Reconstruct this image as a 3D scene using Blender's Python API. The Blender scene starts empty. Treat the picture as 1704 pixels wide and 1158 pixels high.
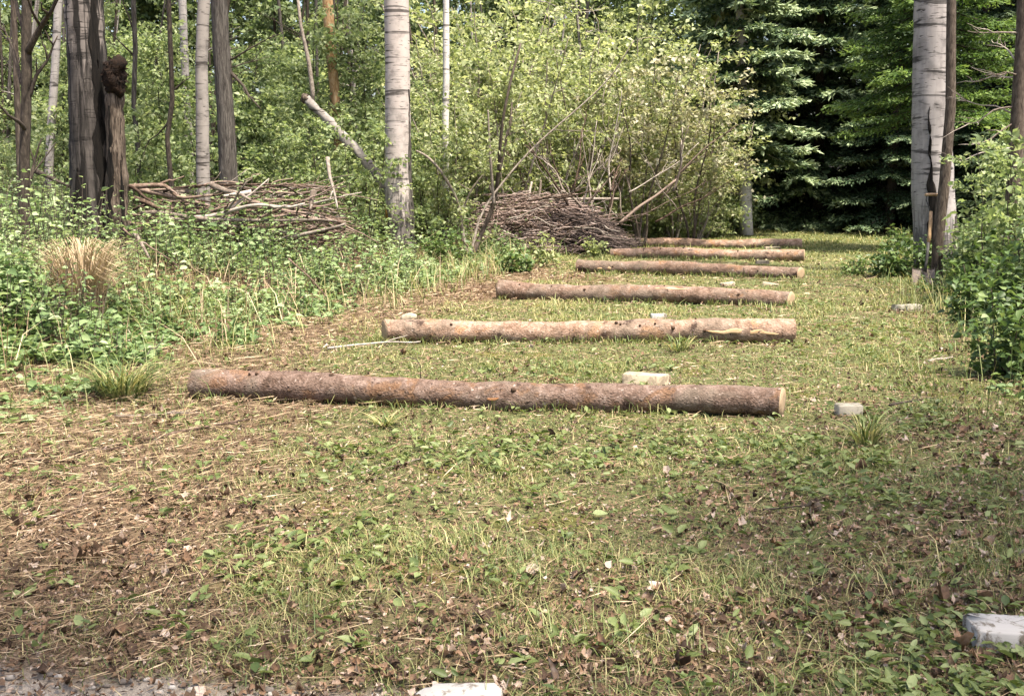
import bpy, math, random
import numpy as np
from math import radians as R

SEED = 7
rng = np.random.default_rng(SEED)
random.seed(SEED)
S = bpy.context.scene
COL = S.collection

# ------------------------------------------------------------------ camera
F = 1822.0; CX, CY = 852.0, 579.0; CAMH = 1.5
PIT = math.atan((579 - 292) / F)
cp, sp = math.cos(PIT), math.sin(PIT)
cam = bpy.data.cameras.new('camera'); camo = bpy.data.objects.new('camera', cam); COL.objects.link(camo)
cam.sensor_width = 36; cam.lens = F / 1704 * 36; cam.clip_end = 2000; cam.clip_start = 0.05
camo.location = (0, 0, CAMH); camo.rotation_euler = (R(90) - PIT, 0, 0)
S.camera = camo

def ray(px, py):
    u = -(py - CY) / F
    return np.array([(px - CX) / F, cp + sp * u, -sp + cp * u])
def PD(px, py, d):
    r = ray(px, py); return np.array([0, 0, CAMH]) + r * (d / r[1])
def PG(px, py, z=0.0):
    r = ray(px, py); s = (z - CAMH) / r[2]
    return np.array([0, 0, CAMH]) + r * s
def W(px, d):                       # pixels to metres at distance d
    return px / F * (d * cp + 0.2)

# ------------------------------------------------------------------ noise
def _hash(ix, iy, iz, seed):
    h = (ix.astype(np.int64) * 374761393 + iy.astype(np.int64) * 668265263 + iz.astype(np.int64) * 2147483647 + seed * 1274126177) & 0xFFFFFFFF
    h = ((h ^ (h >> 13)) * 1274126177) & 0xFFFFFFFF
    h = h ^ (h >> 16)
    return (h & 0xFFFF) / 65535.0
def vn(p, seed=0):
    p = np.asarray(p, float); i = np.floor(p); f = p - i; f = f * f * (3 - 2 * f)
    ix, iy, iz = i[..., 0], i[..., 1], i[..., 2]
    r = 0
    for a in (0, 1):
        for b in (0, 1):
            for c in (0, 1):
                w = (f[..., 0] if a else 1 - f[..., 0]) * (f[..., 1] if b else 1 - f[..., 1]) * (f[..., 2] if c else 1 - f[..., 2])
                r = r + w * _hash(ix + a, iy + b, iz + c, seed)
    return r
def n2(x, y, s, seed=0):
    x = np.asarray(x, float); y = np.asarray(y, float)
    return vn(np.stack([x * s, y * s, np.zeros_like(x) + seed * .37], -1), seed)
def fbm2(x, y, s, seed=0):
    return (n2(x, y, s, seed) + .5 * n2(x, y, s * 2.1, seed + 1) + .25 * n2(x, y, s * 4.3, seed + 2)) / 1.75
def sstep(a, b, x):
    t = np.clip((np.asarray(x, float) - a) / (b - a), 0, 1); return t * t * (3 - 2 * t)

# ------------------------------------------------------------------ terrain
ELy = [-50, 3, 5, 6.5, 8.9, 10.5, 12, 14.5, 18.5, 23, 26.5, 31, 40, 60]
ELx = [-4.4, -3.5, -3.2, -3.05, -2.7, -2.35, -1.75, -1.0, -.1, 1.3, 3.0, 5, 8, 14]
ERy = [-50, 3, 6, 8.3, 10, 12, 14.5, 20, 26, 30, 40]
ERx = [3.3, 3.0, 3.0, 3.5, 4.1, 4.7, 5.3, 7.2, 9.6, 13, 15]
def edgeL(y): return np.interp(y, ELy, ELx)
def edgeR(y): return np.interp(y, ERy, ERx)
def hgt(x, y):
    x = np.asarray(x, float); y = np.asarray(y, float)
    dl = edgeL(y) - x; dr = x - edgeR(y)
    h = .38 * sstep(.1, 3.6, dl) + .25 * sstep(0.2, 3.5, dr)
    h = h + .030 * (fbm2(x, y, .9, 3) - .5) + .018 * (n2(x, y, 4, 5) - .5)
    return h
def H(x, y): return float(hgt(np.array([x]), np.array([y]))[0])

# ------------------------------------------------------------------ mesh builder
class MB:
    def __init__(s): s.v = []; s.f = []; s.t = []; s.n = 0
    def add(s, v, faces, tint=None):
        """faces: list of int arrays (k,m) sharing vertex array v"""
        v = np.asarray(v, float).reshape(-1, 3)
        for f in faces:
            f = np.asarray(f, int)
            if f.size: s.f.append(f + s.n)
        s.v.append(v)
        s.t.append(np.full(len(v), .5) if tint is None else np.broadcast_to(np.asarray(tint, float), (len(v),)))
        s.n += len(v); return s
    def tube(s, pts, rad, seg=8, tint=.5, caps=True, rough=0, rs=6.0, seed=0, lump=None):
        pts = np.asarray(pts, float); rad = np.asarray(rad, float); n = len(pts)
        tg = np.gradient(pts, axis=0); tg /= np.linalg.norm(tg, axis=1)[:, None] + 1e-9
        ref = np.array([0, 0, 1.]) if abs(tg[:, 2]).mean() < .8 else np.array([0, 1., 0])
        a = np.cross(tg, ref); a /= np.linalg.norm(a, axis=1)[:, None] + 1e-9
        b = np.cross(a, tg)
        th = np.linspace(0, 2 * np.pi, seg, endpoint=False)
        ring = np.cos(th)[None, :, None] * a[:, None] + np.sin(th)[None, :, None] * b[:, None]
        rr = np.repeat(rad[:, None], seg, 1)
        base = pts[:, None] + ring * rr[..., None]
        if rough:
            q = base * rs
            rr = rr * (1 + rough * ((vn(q, seed) - .5) * 1.4 + (vn(q * 2.7, seed + 3) - .5) * .8))
            base = pts[:, None] + ring * rr[..., None]
        v = base.reshape(-1, 3)
        i = np.arange(n - 1)[:, None] * seg; j = np.arange(seg)[None]; k = (j + 1) % seg
        q = np.stack([i + j, i + k, i + seg + k, i + seg + j], -1).reshape(-1, 4)
        fs = [q]
        if caps:
            v = np.vstack([v, pts[0], pts[-1]])
            c0, c1 = n * seg, n * seg + 1
            jj = np.arange(seg); kk = (jj + 1) % seg
            fs.append(np.stack([np.full(seg, c0), kk, jj], -1))
            o = (n - 1) * seg
            fs.append(np.stack([np.full(seg, c1), o + jj, o + kk], -1))
        return s.add(v, fs, tint)
    def leaves(s, c, d, nrm, L, Wd, tint, kind='diamond', fold=.25):
        """c base point, d long axis, nrm up normal"""
        c = np.asarray(c, float); N = len(c)
        if N == 0: return s
        d = d / (np.linalg.norm(d, axis=1)[:, None] + 1e-9)
        sd = np.cross(d, nrm); sd /= np.linalg.norm(sd, axis=1)[:, None] + 1e-9
        up = np.cross(sd, d)
        L = np.broadcast_to(L, (N,))[:, None]; Wd = np.broadcast_to(Wd, (N,))[:, None]
        if kind == 'diamond':
            v = np.stack([c, c + d * L * .45 + sd * Wd * .5 + up * Wd * fold, c + d * L, c + d * L * .45 - sd * Wd * .5 + up * Wd * fold], 1)
            i = np.arange(N)[:, None] * 4
            f = np.concatenate([i + np.array([[0, 1, 2]]), i + np.array([[0, 2, 3]])])
            k = 4
        else:                                          # oval leaf with midrib and drooping tip
            dr = -up * L * .14
            m1 = c + d * L * .38 ; m2 = c + d * L * .75 + dr * .5
            v = np.stack([c, m1, m2, c + d * L + dr,
                          c + d * L * .25 + sd * Wd * .46 + up * Wd * fold, c + d * L * .62 + sd * Wd * .40 + up * Wd * fold + dr * .4,
                          c + d * L * .25 - sd * Wd * .46 + up * Wd * fold, c + d * L * .62 - sd * Wd * .40 + up * Wd * fold + dr * .4], 1)
            i = np.arange(N)[:, None] * 8
            f = np.concatenate([i + np.array([x]) for x in ([0, 4, 5, 1], [1, 5, 3, 2], [0, 1, 7, 6], [1, 2, 3, 7])])
            k = 8
        return s.add(v.reshape(-1, 3), [f], np.repeat(np.broadcast_to(tint, (N,)), k))
    def mesh(s, name, mat, origin=(0, 0, 0), smooth=True):
        me = bpy.data.meshes.new(name)
        v = np.concatenate(s.v) - np.asarray(origin, float)
        loops = np.concatenate([f.ravel() for f in s.f]); tot = np.concatenate([np.full(len(f), f.shape[1]) for f in s.f])
        st = np.concatenate([[0], np.cumsum(tot)[:-1]])
        me.vertices.add(len(v)); me.vertices.foreach_set('co', v.astype(np.float32).ravel())
        me.loops.add(len(loops)); me.loops.foreach_set('vertex_index', loops.astype(np.int32))
        me.polygons.add(len(tot)); me.polygons.foreach_set('loop_start', st.astype(np.int32))
        me.update(calc_edges=True)
        if smooth: me.polygons.foreach_set('use_smooth', np.ones(len(tot), bool))
        a = me.attributes.new('tint', 'FLOAT', 'POINT'); a.data.foreach_set('value', np.concatenate(s.t).astype(np.float32))
        me.materials.append(mat); me.update()
        return me
    def build(s, name, mat, parent=None, origin=(0, 0, 0), smooth=True):
        if parent is not None: origin = np.array(parent.get('_o', (0, 0, 0)))
        o = bpy.data.objects.new(name, s.mesh(name, mat, origin, smooth)); COL.objects.link(o)
        if parent is not None: o.parent = parent
        else: o.location = origin
        return o

def tag(o, label=None, cat=None, group=None, kind=None):
    if label: o['label'] = label
    if cat: o['category'] = cat
    if group: o['group'] = group
    if kind: o['kind'] = kind
    return o
ORIG = {}
def thing(name, loc, label=None, cat=None, group=None, kind=None):
    o = bpy.data.objects.new(name, None); COL.objects.link(o); o.location = loc
    o.empty_display_size = .2; o['_o'] = [float(a) for a in loc]
    return tag(o, label, cat, group, kind)
def copy_tree(o, loc, rz=0, sc=1.0, tilt=(0, 0), label=None, group=None):
    c = o.copy(); COL.objects.link(c); c.location = loc; c.rotation_euler = (tilt[0], tilt[1], rz)
    c.scale = (sc, sc, sc) if np.isscalar(sc) else sc
    if label: c['label'] = label
    if group: c['group'] = group
    for ch in list(o.children):
        d = ch.copy(); COL.objects.link(d); d.parent = c
        for g in list(ch.children):
            e = g.copy(); COL.objects.link(e); e.parent = d
    return c

# ------------------------------------------------------------------ materials
def newmat(name):
    m = bpy.data.materials.new(name); m.use_nodes = True
    nt = m.node_tree; nt.nodes.clear()
    out = nt.nodes.new('ShaderNodeOutputMaterial')
    return m, nt, out
class NT:
    def __init__(s, nt): s.nt = nt
    def n(s, t, **k):
        nd = s.nt.nodes.new(t)
        for a, b in k.items(): setattr(nd, a, b)
        return nd
    def l(s, a, b): s.nt.links.new(a, b)
    def coord(s, scale=(1, 1, 1), kind='Object'):
        tc = s.n('ShaderNodeTexCoord'); mp = s.n('ShaderNodeMapping'); mp.inputs['Scale'].default_value = scale
        s.l(tc.outputs[kind], mp.inputs['Vector']); return mp.outputs['Vector']
    def noise(s, vec, scale, detail=4, rough=.6, dist=0):
        nd = s.n('ShaderNodeTexNoise'); nd.inputs['Scale'].default_value = scale; nd.inputs['Detail'].default_value = detail
        nd.inputs['Roughness'].default_value = rough; nd.inputs['Distortion'].default_value = dist
        if vec is not None: s.l(vec, nd.inputs['Vector'])
        return nd.outputs['Fac']
    def ramp(s, fac, stops, interp='LINEAR'):
        nd = s.n('ShaderNodeValToRGB'); cr = nd.color_ramp; cr.interpolation = interp
        while len(cr.elements) < len(stops): cr.elements.new(.5)
        for e, (p, c) in zip(cr.elements, stops):
            e.position = p; e.color = (c, c, c, 1) if np.isscalar(c) else (*c, 1)
        s.l(fac, nd.inputs['Fac']); return nd.outputs['Color']
    def mix(s, fac, a, b, mode='MIX'):
        nd = s.n('ShaderNodeMix', data_type='RGBA', blend_type=mode)
        for sock, val in ((nd.inputs[0], fac), (nd.inputs[6], a), (nd.inputs[7], b)):
            if hasattr(val, 'links'): s.l(val, sock)
            elif np.isscalar(val): sock.default_value = val if sock == nd.inputs[0] else (val, val, val, 1)
            else: sock.default_value = (*val, 1)
        return nd.outputs[2]
    def math(s, op, a, b=None):
        nd = s.n('ShaderNodeMath', operation=op)
        for i, val in enumerate((a, b)):
            if val is None: continue
            if hasattr(val, 'links'): s.l(val, nd.inputs[i])
            else: nd.inputs[i].default_value = val
        return nd.outputs[0]
    def attr(s, name, out='Fac'):
        nd = s.n('ShaderNodeAttribute', attribute_name=name); return nd.outputs[out]
    def bump(s, hgt_, strength=.5, dist=.01):
        nd = s.n('ShaderNodeBump'); nd.inputs['Strength'].default_value = strength; nd.inputs['Distance'].default_value = dist
        s.l(hgt_, nd.inputs['Height']); return nd.outputs['Normal']
    def bsdf(s, col, rough=.8, normal=None, spec=.25):
        nd = s.n('ShaderNodeBsdfPrincipled')
        if hasattr(col, 'links'): s.l(col, nd.inputs['Base Color'])
        else: nd.inputs['Base Color'].default_value = (*col, 1)
        nd.inputs['Roughness'].default_value = rough; nd.inputs['Specular IOR Level'].default_value = spec
        if normal is not None: s.l(normal, nd.inputs['Normal'])
        return nd.outputs['BSDF']

def leaf_mat(name, stops, trans=.4, rough=.55, spec=.3, tcol=1.25, mottle=0):
    m, nt, out = newmat(name); k = NT(nt)
    f = k.attr('tint')
    if mottle: f = k.math('ADD', f, k.math('MULTIPLY', k.math('SUBTRACT', k.noise(k.coord(), 55, 4, .65), .5), mottle))
    oi = k.n('ShaderNodeObjectInfo')
    f2 = k.math('ADD', f, k.math('MULTIPLY', k.math('SUBTRACT', oi.outputs['Random'], .5), .22))
    c = k.ramp(f2, stops)
    b = k.bsdf(c, rough, spec=spec)
    if trans > 0:
        t = k.n('ShaderNodeBsdfTranslucent')
        tc = k.mix(1.0, c, (1, 1, .68), 'MULTIPLY')
        k.l(tc, t.inputs['Color'])
        ms = k.n('ShaderNodeMixShader'); ms.inputs[0].default_value = trans
        k.l(b, ms.inputs[1]); k.l(t.outputs[0], ms.inputs[2]); b = ms.outputs[0]
    k.l(b, out.inputs['Surface']); return m

def wood_mat(name, stops, scale=(6, 6, 1.2), nscale=8, bump=.6, bd=.01, rough=.9, detail=6, tint=.0):
    m, nt, out = newmat(name); k = NT(nt)
    v = k.coord(scale); f = k.noise(v, nscale, detail, .65, .6)
    fac = f
    if tint: fac = k.math('ADD', f, k.math('MULTIPLY', k.math('SUBTRACT', k.attr('tint'), .5), tint))
    c = k.ramp(fac, stops)
    k.l(k.bsdf(c, rough, k.bump(f, bump, bd), .15), out.inputs['Surface']); return m

def birch_mat(name, pale, dark, base_z=1.0, streak=.0, cover=.5):
    dark = tuple(np.array(dark) * .4)
    m, nt, out = newmat(name); k = NT(nt)
    v = k.coord((1, 1, 1))
    vl = k.coord((3.5, 3.5, 26))
    lent = k.ramp(k.noise(vl, 1.6, 3, .55, .3), [(.60, 0), (.67, 1)])
    ring = k.ramp(k.noise(k.coord((1.0, 1.0, 9)), 1.1, 4, .6, .8), [(.57, 0), (.63, 1)])
    tone = k.noise(v, 5, 5, .6)
    c = k.ramp(tone, [(.3, tuple(np.array(pale) * .55)), (.5, pale), (.75, tuple(np.minimum(1, np.array(pale) * 1.12)))])
    c = k.mix(k.math('MULTIPLY', lent, .85), c, dark)
    c = k.mix(k.math('MULTIPLY', ring, .8), c, dark)
    # old rough dark bark towards the foot and in vertical furrows
    sx = k.n('ShaderNodeSeparateXYZ'); tc = k.n('ShaderNodeTexCoord'); k.l(tc.outputs['Object'], sx.inputs[0])
    fur = k.noise(k.coord((9, 9, .9)), 1.6, 5, .65, .5)
    zz = k.math('ADD', k.math('MULTIPLY', k.math('SUBTRACT', base_z, sx.outputs['Z']), .38), fur)
    foot = k.ramp(zz, [(.58, 0), (.72, 1)])
    c = k.mix(k.math('MULTIPLY', foot, .85), c, k.mix(k.ramp(fur, [(.42, 0), (.66, 1)]), dark, tuple(np.array(pale) * .28)))
    if streak:
        st = k.ramp(k.noise(k.coord((7, 7, .55)), 1.7, 4, .6, .4), [(.48, 0), (.56, 1)])
        c = k.mix(k.math('MULTIPLY', st, streak), c, dark)
    h = k.math('SUBTRACT', k.math('MULTIPLY', tone, .4), k.math('ADD', k.math('MULTIPLY', lent, .5), k.math('MULTIPLY', k.math('MULTIPLY', foot, fur), 2.0)))
    k.l(k.bsdf(c, .85, k.bump(h, .6, .012), .2), out.inputs['Surface']); return m

def ground_mat():
    m, nt, out = newmat('forest_floor'); k = NT(nt)
    z = k.n('ShaderNodeAttribute', attribute_name='zone'); sp_ = k.n('ShaderNodeSeparateColor'); k.l(z.outputs['Color'], sp_.inputs[0])
    v = k.coord((1, 1, 1))
    big = k.noise(v, 3, 5, .6); mid = k.noise(v, 22, 6, .7, .4); fine = k.noise(v, 110, 4, .7)
    mm = k.math('ADD', k.math('MULTIPLY', mid, .6), k.math('MULTIPLY', fine, .4))
    litter = k.ramp(mm, [(.3, (.035, .022, .013)), (.48, (.13, .088, .055)), (.62, (.24, .175, .115)), (.75, (.36, .28, .19))])
    green = k.ramp(mm, [(.3, (.03, .034, .014)), (.48, (.105, .115, .045)), (.62, (.22, .215, .095)), (.78, (.38, .345, .19))])
    sand = k.ramp(mm, [(.3, (.17, .14, .11)), (.5, (.36, .31, .26)), (.7, (.52, .47, .41))])
    moss = k.ramp(mm, [(.3, (.04, .035, .004)), (.55, (.17, .14, .018)), (.75, (.28, .24, .05))])
    g = k.math('ADD', sp_.outputs['Green'], k.math('MULTIPLY', k.math('SUBTRACT', big, .5), .9))
    c = k.mix(k.ramp(g, [(.38, 0), (.62, 1)]), litter, green)
    ms = k.ramp(k.math('ADD', k.noise(v, 1.7, 4, .6), k.math('MULTIPLY', k.math('SUBTRACT', fine, .5), .2)), [(.56, 0), (.66, 1)])
    c = k.mix(k.math('MULTIPLY', k.math('MULTIPLY', ms, sp_.outputs['Green']), .7), c, moss)
    c = k.mix(sp_.outputs['Blue'], c, sand)
    c = k.mix(k.math('MULTIPLY', sp_.outputs['Red'], 1.0), c, k.mix(.6, litter, (.11, .062, .04)))
    k.l(k.bsdf(c, .95, k.bump(mm, .9, .03), .1), out.inputs['Surface']); return m

def bark_log_mat(name, shift=0.0, gain=(1, 1, 1)):
    m, nt, out = newmat(name); k = NT(nt)
    v = k.coord((.85, 1.0, 1.0)); 
    oi = k.n('ShaderNodeObjectInfo')
    off = k.n('ShaderNodeVectorMath', operation='ADD'); k.l(v, off.inputs[0])
    cmb = k.n('ShaderNodeCombineXYZ'); k.l(k.math('MULTIPLY', oi.outputs['Random'], 17), cmb.inputs[0]); k.l(k.math('MULTIPLY', oi.outputs['Random'], 5), cmb.inputs[1])
    k.l(cmb.outputs[0], off.inputs[1]); v = off.outputs[0]
    vo = k.n('ShaderNodeTexVoronoi'); vo.inputs['Scale'].default_value = 42; k.l(v, vo.inputs['Vector'])
    vd = k.n('ShaderNodeTexVoronoi', feature='DISTANCE_TO_EDGE'); vd.inputs['Scale'].default_value = 42
    # warp flakes
    wn = k.n('ShaderNodeTexNoise'); wn.inputs['Scale'].default_value = 16; k.l(v, wn.inputs['Vector'])
    wv = k.n('ShaderNodeVectorMath', operation='MULTIPLY_ADD'); k.l(wn.outputs['Color'], wv.inputs[0]); wv.inputs[1].default_value = (.05, .05, .05); k.l(v, wv.inputs[2])
    k.l(wv.outputs[0], vd.inputs['Vector']); k.l(wv.outputs[0], vo.inputs['Vector'])
    mid = k.noise(v, 12, 6, .7, .5); fine = k.noise(v, 70, 5, .7)
    c = k.ramp(k.math('ADD', k.math('MULTIPLY', mid, .65), k.math('MULTIPLY', fine, .35)),
               [(.30, (.035, .02, .014)), (.42, (.115, .072, .052)), (.53, (.235, .16, .13)), (.64, (.36, .265, .23)), (.8, (.5, .4, .355))])
    c = k.mix(k.math('MULTIPLY', vo.outputs['Color'], .35), c, k.mix(1.0, c, (1.35, 1.18, 1.08), 'MULTIPLY'))
    crack = k.ramp(vd.outputs['Distance'], [(.0, 1), (.10, 0)])
    c = k.mix(k.math('MULTIPLY', crack, .16), c, (.05, .03, .022))
    peel = k.ramp(k.math('ADD', k.noise(v, 4.2, 5, .62, .7), k.math('MULTIPLY', k.math('SUBTRACT', fine, .5), .12)), [(.555 + shift, 0), (.61 + shift, 1)])
    c = k.mix(k.math('MULTIPLY', peel, .6), c, k.ramp(fine, [(.3, (.13, .058, .025)), (.55, (.30, .155, .078)), (.75, (.48, .32, .2))]))
    c = k.mix(1.0, c, gain, 'MULTIPLY')
    c = k.mix(k.ramp(k.noise(v, 2.6, 4, .6, .5), [(.48, 0), (.6, .6)]), c, k.mix(mid, (.04, .03, .022), (.19, .155, .12)))
    scar = k.ramp(k.math('ADD', k.noise(v, 7.5, 3, .5, .4), k.math('MULTIPLY', k.math('SUBTRACT', fine, .5), .25)), [(.655, 0), (.70, .9)])
    c = k.mix(scar, c, (.03, .017, .012))
    c = k.mix(k.ramp(k.noise(v, 48, 3, .6, .2), [(.62, 0), (.68, .85)]), c, (.018, .01, .007))
    c = k.mix(k.ramp(k.noise(v, 30, 4, .6, .3), [(.62, 0), (.70, .5)]), c, (.42, .34, .30))
    h = k.math('ADD', k.math('MULTIPLY', vd.outputs['Distance'], 1.2), k.math('ADD', k.math('MULTIPLY', mid, .8), k.math('SUBTRACT', k.math('MULTIPLY', fine, .4), k.math('MULTIPLY', peel, .5))))
    k.l(k.bsdf(c, .85, k.bump(h, .6, .012), .2), out.inputs['Surface']); return m

def cut_mat():
    m, nt, out = newmat('fresh_cut_wood'); k = NT(nt)
    v = k.coord((1, 1, 1)); w = k.n('ShaderNodeTexWave', wave_type='RINGS', rings_direction='X'); w.inputs['Scale'].default_value = 22
    w.inputs['Distortion'].default_value = 2.5; w.inputs['Detail'].default_value = 3; k.l(v, w.inputs['Vector'])
    c = k.mix(k.math('MULTIPLY', w.outputs['Fac'], .5), (.30, .215, .135), (.15, .095, .05))
    c = k.mix(k.math('MULTIPLY', k.noise(v, 20, 4), .4), c, (.36, .28, .19))
    k.l(k.bsdf(c, .8, k.bump(w.outputs['Fac'], .2, .003), .2), out.inputs['Surface']); return m

def sawn_mat(name, a, b, stain):
    m, nt, out = newmat(name); k = NT(nt)
    f = k.noise(k.coord((2, 14, 14)), 3, 5, .6, .4); g = k.noise(k.coord((1, 1, 1)), 13, 7, .72, .4)
    c = k.mix(f, a, b); c = k.mix(k.ramp(g, [(.5, 0), (.58, .85)]), c, stain)
    k.l(k.bsdf(c, .85, k.bump(f, .3, .004), .15), out.inputs['Surface']); return m

M = {}
M['ground'] = ground_mat()
M['bark_log'] = bark_log_mat('greyish_pine_log_bark', .0, (.68, .69, .67)); M['bark_pale'] = bark_log_mat('pale_pine_log_bark', .02, (1.36, 1.36, 1.24)); M['bark_tan'] = bark_log_mat('tan_pine_log_bark', .01, (.90, .89, .82))
M['cut'] = cut_mat()
M['peel_orange'] = wood_mat('orange_inner_bark', [(.3, (.17, .075, .03)), (.55, (.36, .18, .085)), (.75, (.5, .31, .17))], (1.5, 8, 8), 8, .3, .004)
M['peel'] = wood_mat('peeled_inner_wood', [(.3, (.42, .24, .11)), (.55, (.66, .46, .27)), (.75, (.75, .6, .42))], (1.5, 8, 8), 8, .3, .004)
M['knot'] = wood_mat('dark_knot', [(.3, (.03, .018, .012)), (.7, (.14, .085, .055))], (1, 1, 1), 30)
M['birch'] = birch_mat('birch_bark', (.53, .465, .43), (.05, .042, .038), 1.25)
M['birch_far'] = birch_mat('pale_birch_bark', (.66, .62, .58), (.08, .07, .06), .2)
M['birch_grey'] = birch_mat('shaded_birch_bark', (.42, .385, .37), (.03, .026, .024), 1.1, streak=.12)  # birch bark greyed down, trunk shade put into the base colour
M['aspen'] = birch_mat('old_aspen_bark', (.25, .215, .195), (.016, .013, .011), 3.1, streak=.95)  # base tone darkened to carry the shaded side of the trunk
M['aspen_slim'] = birch_mat('slim_aspen_bark', (.33, .295, .27), (.05, .04, .035), 1.0)
M['grey_bark'] = wood_mat('grey_furrowed_bark', [(.32, (.02, .017, .015)), (.5, (.075, .066, .058)), (.72, (.16, .145, .13))], (8, 8, .9), 5, .9, .02)
M['brown_bark'] = wood_mat('brown_bark', [(.32, (.025, .019, .015)), (.5, (.085, .066, .052)), (.72, (.17, .138, .112))], (6, 6, 1.5), 6, .8, .012)
M['dark_bark'] = wood_mat('dark_stem_bark', [(.3, (.018, .014, .011)), (.55, (.06, .048, .038)), (.75, (.12, .095, .075))], (6, 6, 2), 6, .7, .01)
M['orange_bark'] = wood_mat('orange_pine_bark', [(.32, (.2, .11, .05)), (.5, (.42, .26, .13)), (.7, (.56, .42, .26))], (5, 5, 1.6), 5, .8, .012)
M['char'] = wood_mat('charred_scar', [(.35, (.008, .007, .006)), (.6, (.03, .024, .02)), (.78, (.11, .085, .065))], (9, 9, .8), 4, .9, .02)
M['rot'] = wood_mat('rotten_wood', [(.38, (.014, .01, .008)), (.5, (.09, .068, .052)), (.72, (.24, .195, .155))], (9, 9, .8), 5, .9, .02)
M['rot_dark'] = wood_mat('dark_rot', [(.35, (.008, .005, .004)), (.6, (.045, .024, .014)), (.8, (.12, .065, .035))], (1, 1, 1), 16, .9, .02)
M['dead_pale'] = wood_mat('barkless_grey_wood', [(.3, (.16, .125, .10)), (.5, (.36, .30, .25)), (.72, (.54, .47, .41))], (3, 3, 3), 7, .5, .006, tint=.5)
M['dead_brown'] = wood_mat('dead_brown_branch', [(.3, (.045, .028, .02)), (.5, (.17, .115, .085)), (.72, (.33, .245, .20))], (3, 3, 3), 7, .5, .006, tint=.5)
M['twig'] = wood_mat('brushwood', [(.25, (.09, .06, .048)), (.5, (.30, .215, .185)), (.75, (.5, .40, .36))], (2, 2, 2), 5, .4, .004, tint=.6)
M['twig_dark'] = wood_mat('dark_brushwood', [(.25, (.018, .013, .011)), (.5, (.06, .045, .04)), (.75, (.17, .13, .115))], (2, 2, 2), 5, .4, .004, tint=.6)
M['moss'] = wood_mat('orange_moss', [(.3, (.05, .028, .006)), (.55, (.17, .10, .02)), (.75, (.26, .18, .05))], (1, 1, 1), 25, .8, .01)
M['sawn'] = sawn_mat('sawn_timber', (.33, .28, .205), (.24, .195, .14), (.14, .11, .08))
M['sawn_grey'] = sawn_mat('weathered_timber', (.25, .23, .19), (.19, .17, .135), (.09, .085, .06))
M['endgrain'] = sawn_mat('timber_end_grain', (.27, .19, .13), (.18, .12, .08), (.1, .07, .05))
M['white'] = sawn_mat('chipped_white_paint', (.36, .345, .32), (.27, .255, .235), (.09, .068, .045))
M['steel'] = wood_mat('dull_shovel_steel', [(.3, (.10, .08, .072)), (.55, (.19, .155, .14)), (.75, (.28, .24, .22))], (1, 1, 1), 12, .2, .003, rough=.55)
M['iron'] = wood_mat('black_iron', [(.3, (.02, .02, .02)), (.7, (.05, .047, .045))], (1, 1, 1), 20, .2, .002, rough=.5)
M['handle'] = wood_mat('varnished_ash_handle', [(.3, (.30, .19, .10)), (.55, (.42, .28, .16)), (.75, (.5, .36, .22))], (8, 8, 1), 6, .2, .002, rough=.5)
G = lambda *c: c
M['lf_sun'] = leaf_mat('sun_tinted_leaf', [(0, G(.12, .155, .06)), (.4, G(.25, .29, .13)), (.75, G(.38, .41, .22)), (1, G(.52, .53, .36))], .52)  # lightest of the leaf greens, sunlight put into the colour
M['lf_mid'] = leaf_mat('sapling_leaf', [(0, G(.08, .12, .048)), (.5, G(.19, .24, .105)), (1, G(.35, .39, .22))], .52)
M['lf_shade'] = leaf_mat('shade_tinted_leaf', [(0, G(.05, .08, .034)), (.5, G(.11, .15, .065)), (1, G(.22, .26, .125))], .45)  # darkest of the leaf greens, forest shade put into the colour
M['lf_bloom'] = leaf_mat('blossom', [(0, G(.17, .2, .06)), (.4, G(.36, .36, .2)), (1, G(.62, .57, .44))], .4)
M['lf_bush'] = leaf_mat('bush_leaf', [(0, G(.045, .08, .025)), (.5, G(.10, .16, .05)), (.85, G(.18, .24, .08)), (1, G(.3, .35, .2))], .4, .45, .35)
M['lf_under'] = leaf_mat('undergrowth_leaf', [(0, G(.06, .10, .04)), (.45, G(.125, .18, .075)), (.8, G(.20, .26, .125)), (1, G(.28, .34, .19))], .42, .6, .15)
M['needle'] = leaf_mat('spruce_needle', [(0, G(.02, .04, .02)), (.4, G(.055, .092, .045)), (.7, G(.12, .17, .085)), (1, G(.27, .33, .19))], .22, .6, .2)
M['larch'] = leaf_mat('larch_needle', [(0, G(.05, .10, .025)), (.5, G(.12, .20, .05)), (1, G(.22, .31, .09))], .42, .6, .2)
M['grass'] = leaf_mat('grass_blade', [(0, G(.055, .085, .024)), (.3, G(.115, .155, .048)), (.55, G(.205, .225, .085)), (.78, G(.32, .29, .125)), (1, G(.42, .36, .19))], .35, .5, .3)
M['straw'] = leaf_mat('dry_straw', [(0, G(.10, .06, .035)), (.4, G(.22, .15, .09)), (.75, G(.36, .265, .165)), (1, G(.55, .44, .3))], .15, .7, .2)
M['litter'] = leaf_mat('dead_leaf', [(0, G(.035, .02, .013)), (.4, G(.13, .082, .054)), (.6, G(.22, .13, .075)), (.8, G(.30, .215, .16)), (1, G(.46, .37, .31))], .12, .75, .2, mottle=.9)
M['herb'] = leaf_mat('ground_herb_leaf', [(0, G(.075, .11, .03)), (.5, G(.155, .195, .055)), (1, G(.29, .34, .15))], .38, .5, .35)
M['pebble'] = wood_mat('pebble', [(.3, (.2, .17, .15)), (.6, (.4, .36, .32)), (.8, (.55, .51, .47))], (1, 1, 1), 20, .2, .003, tint=.6)

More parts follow.
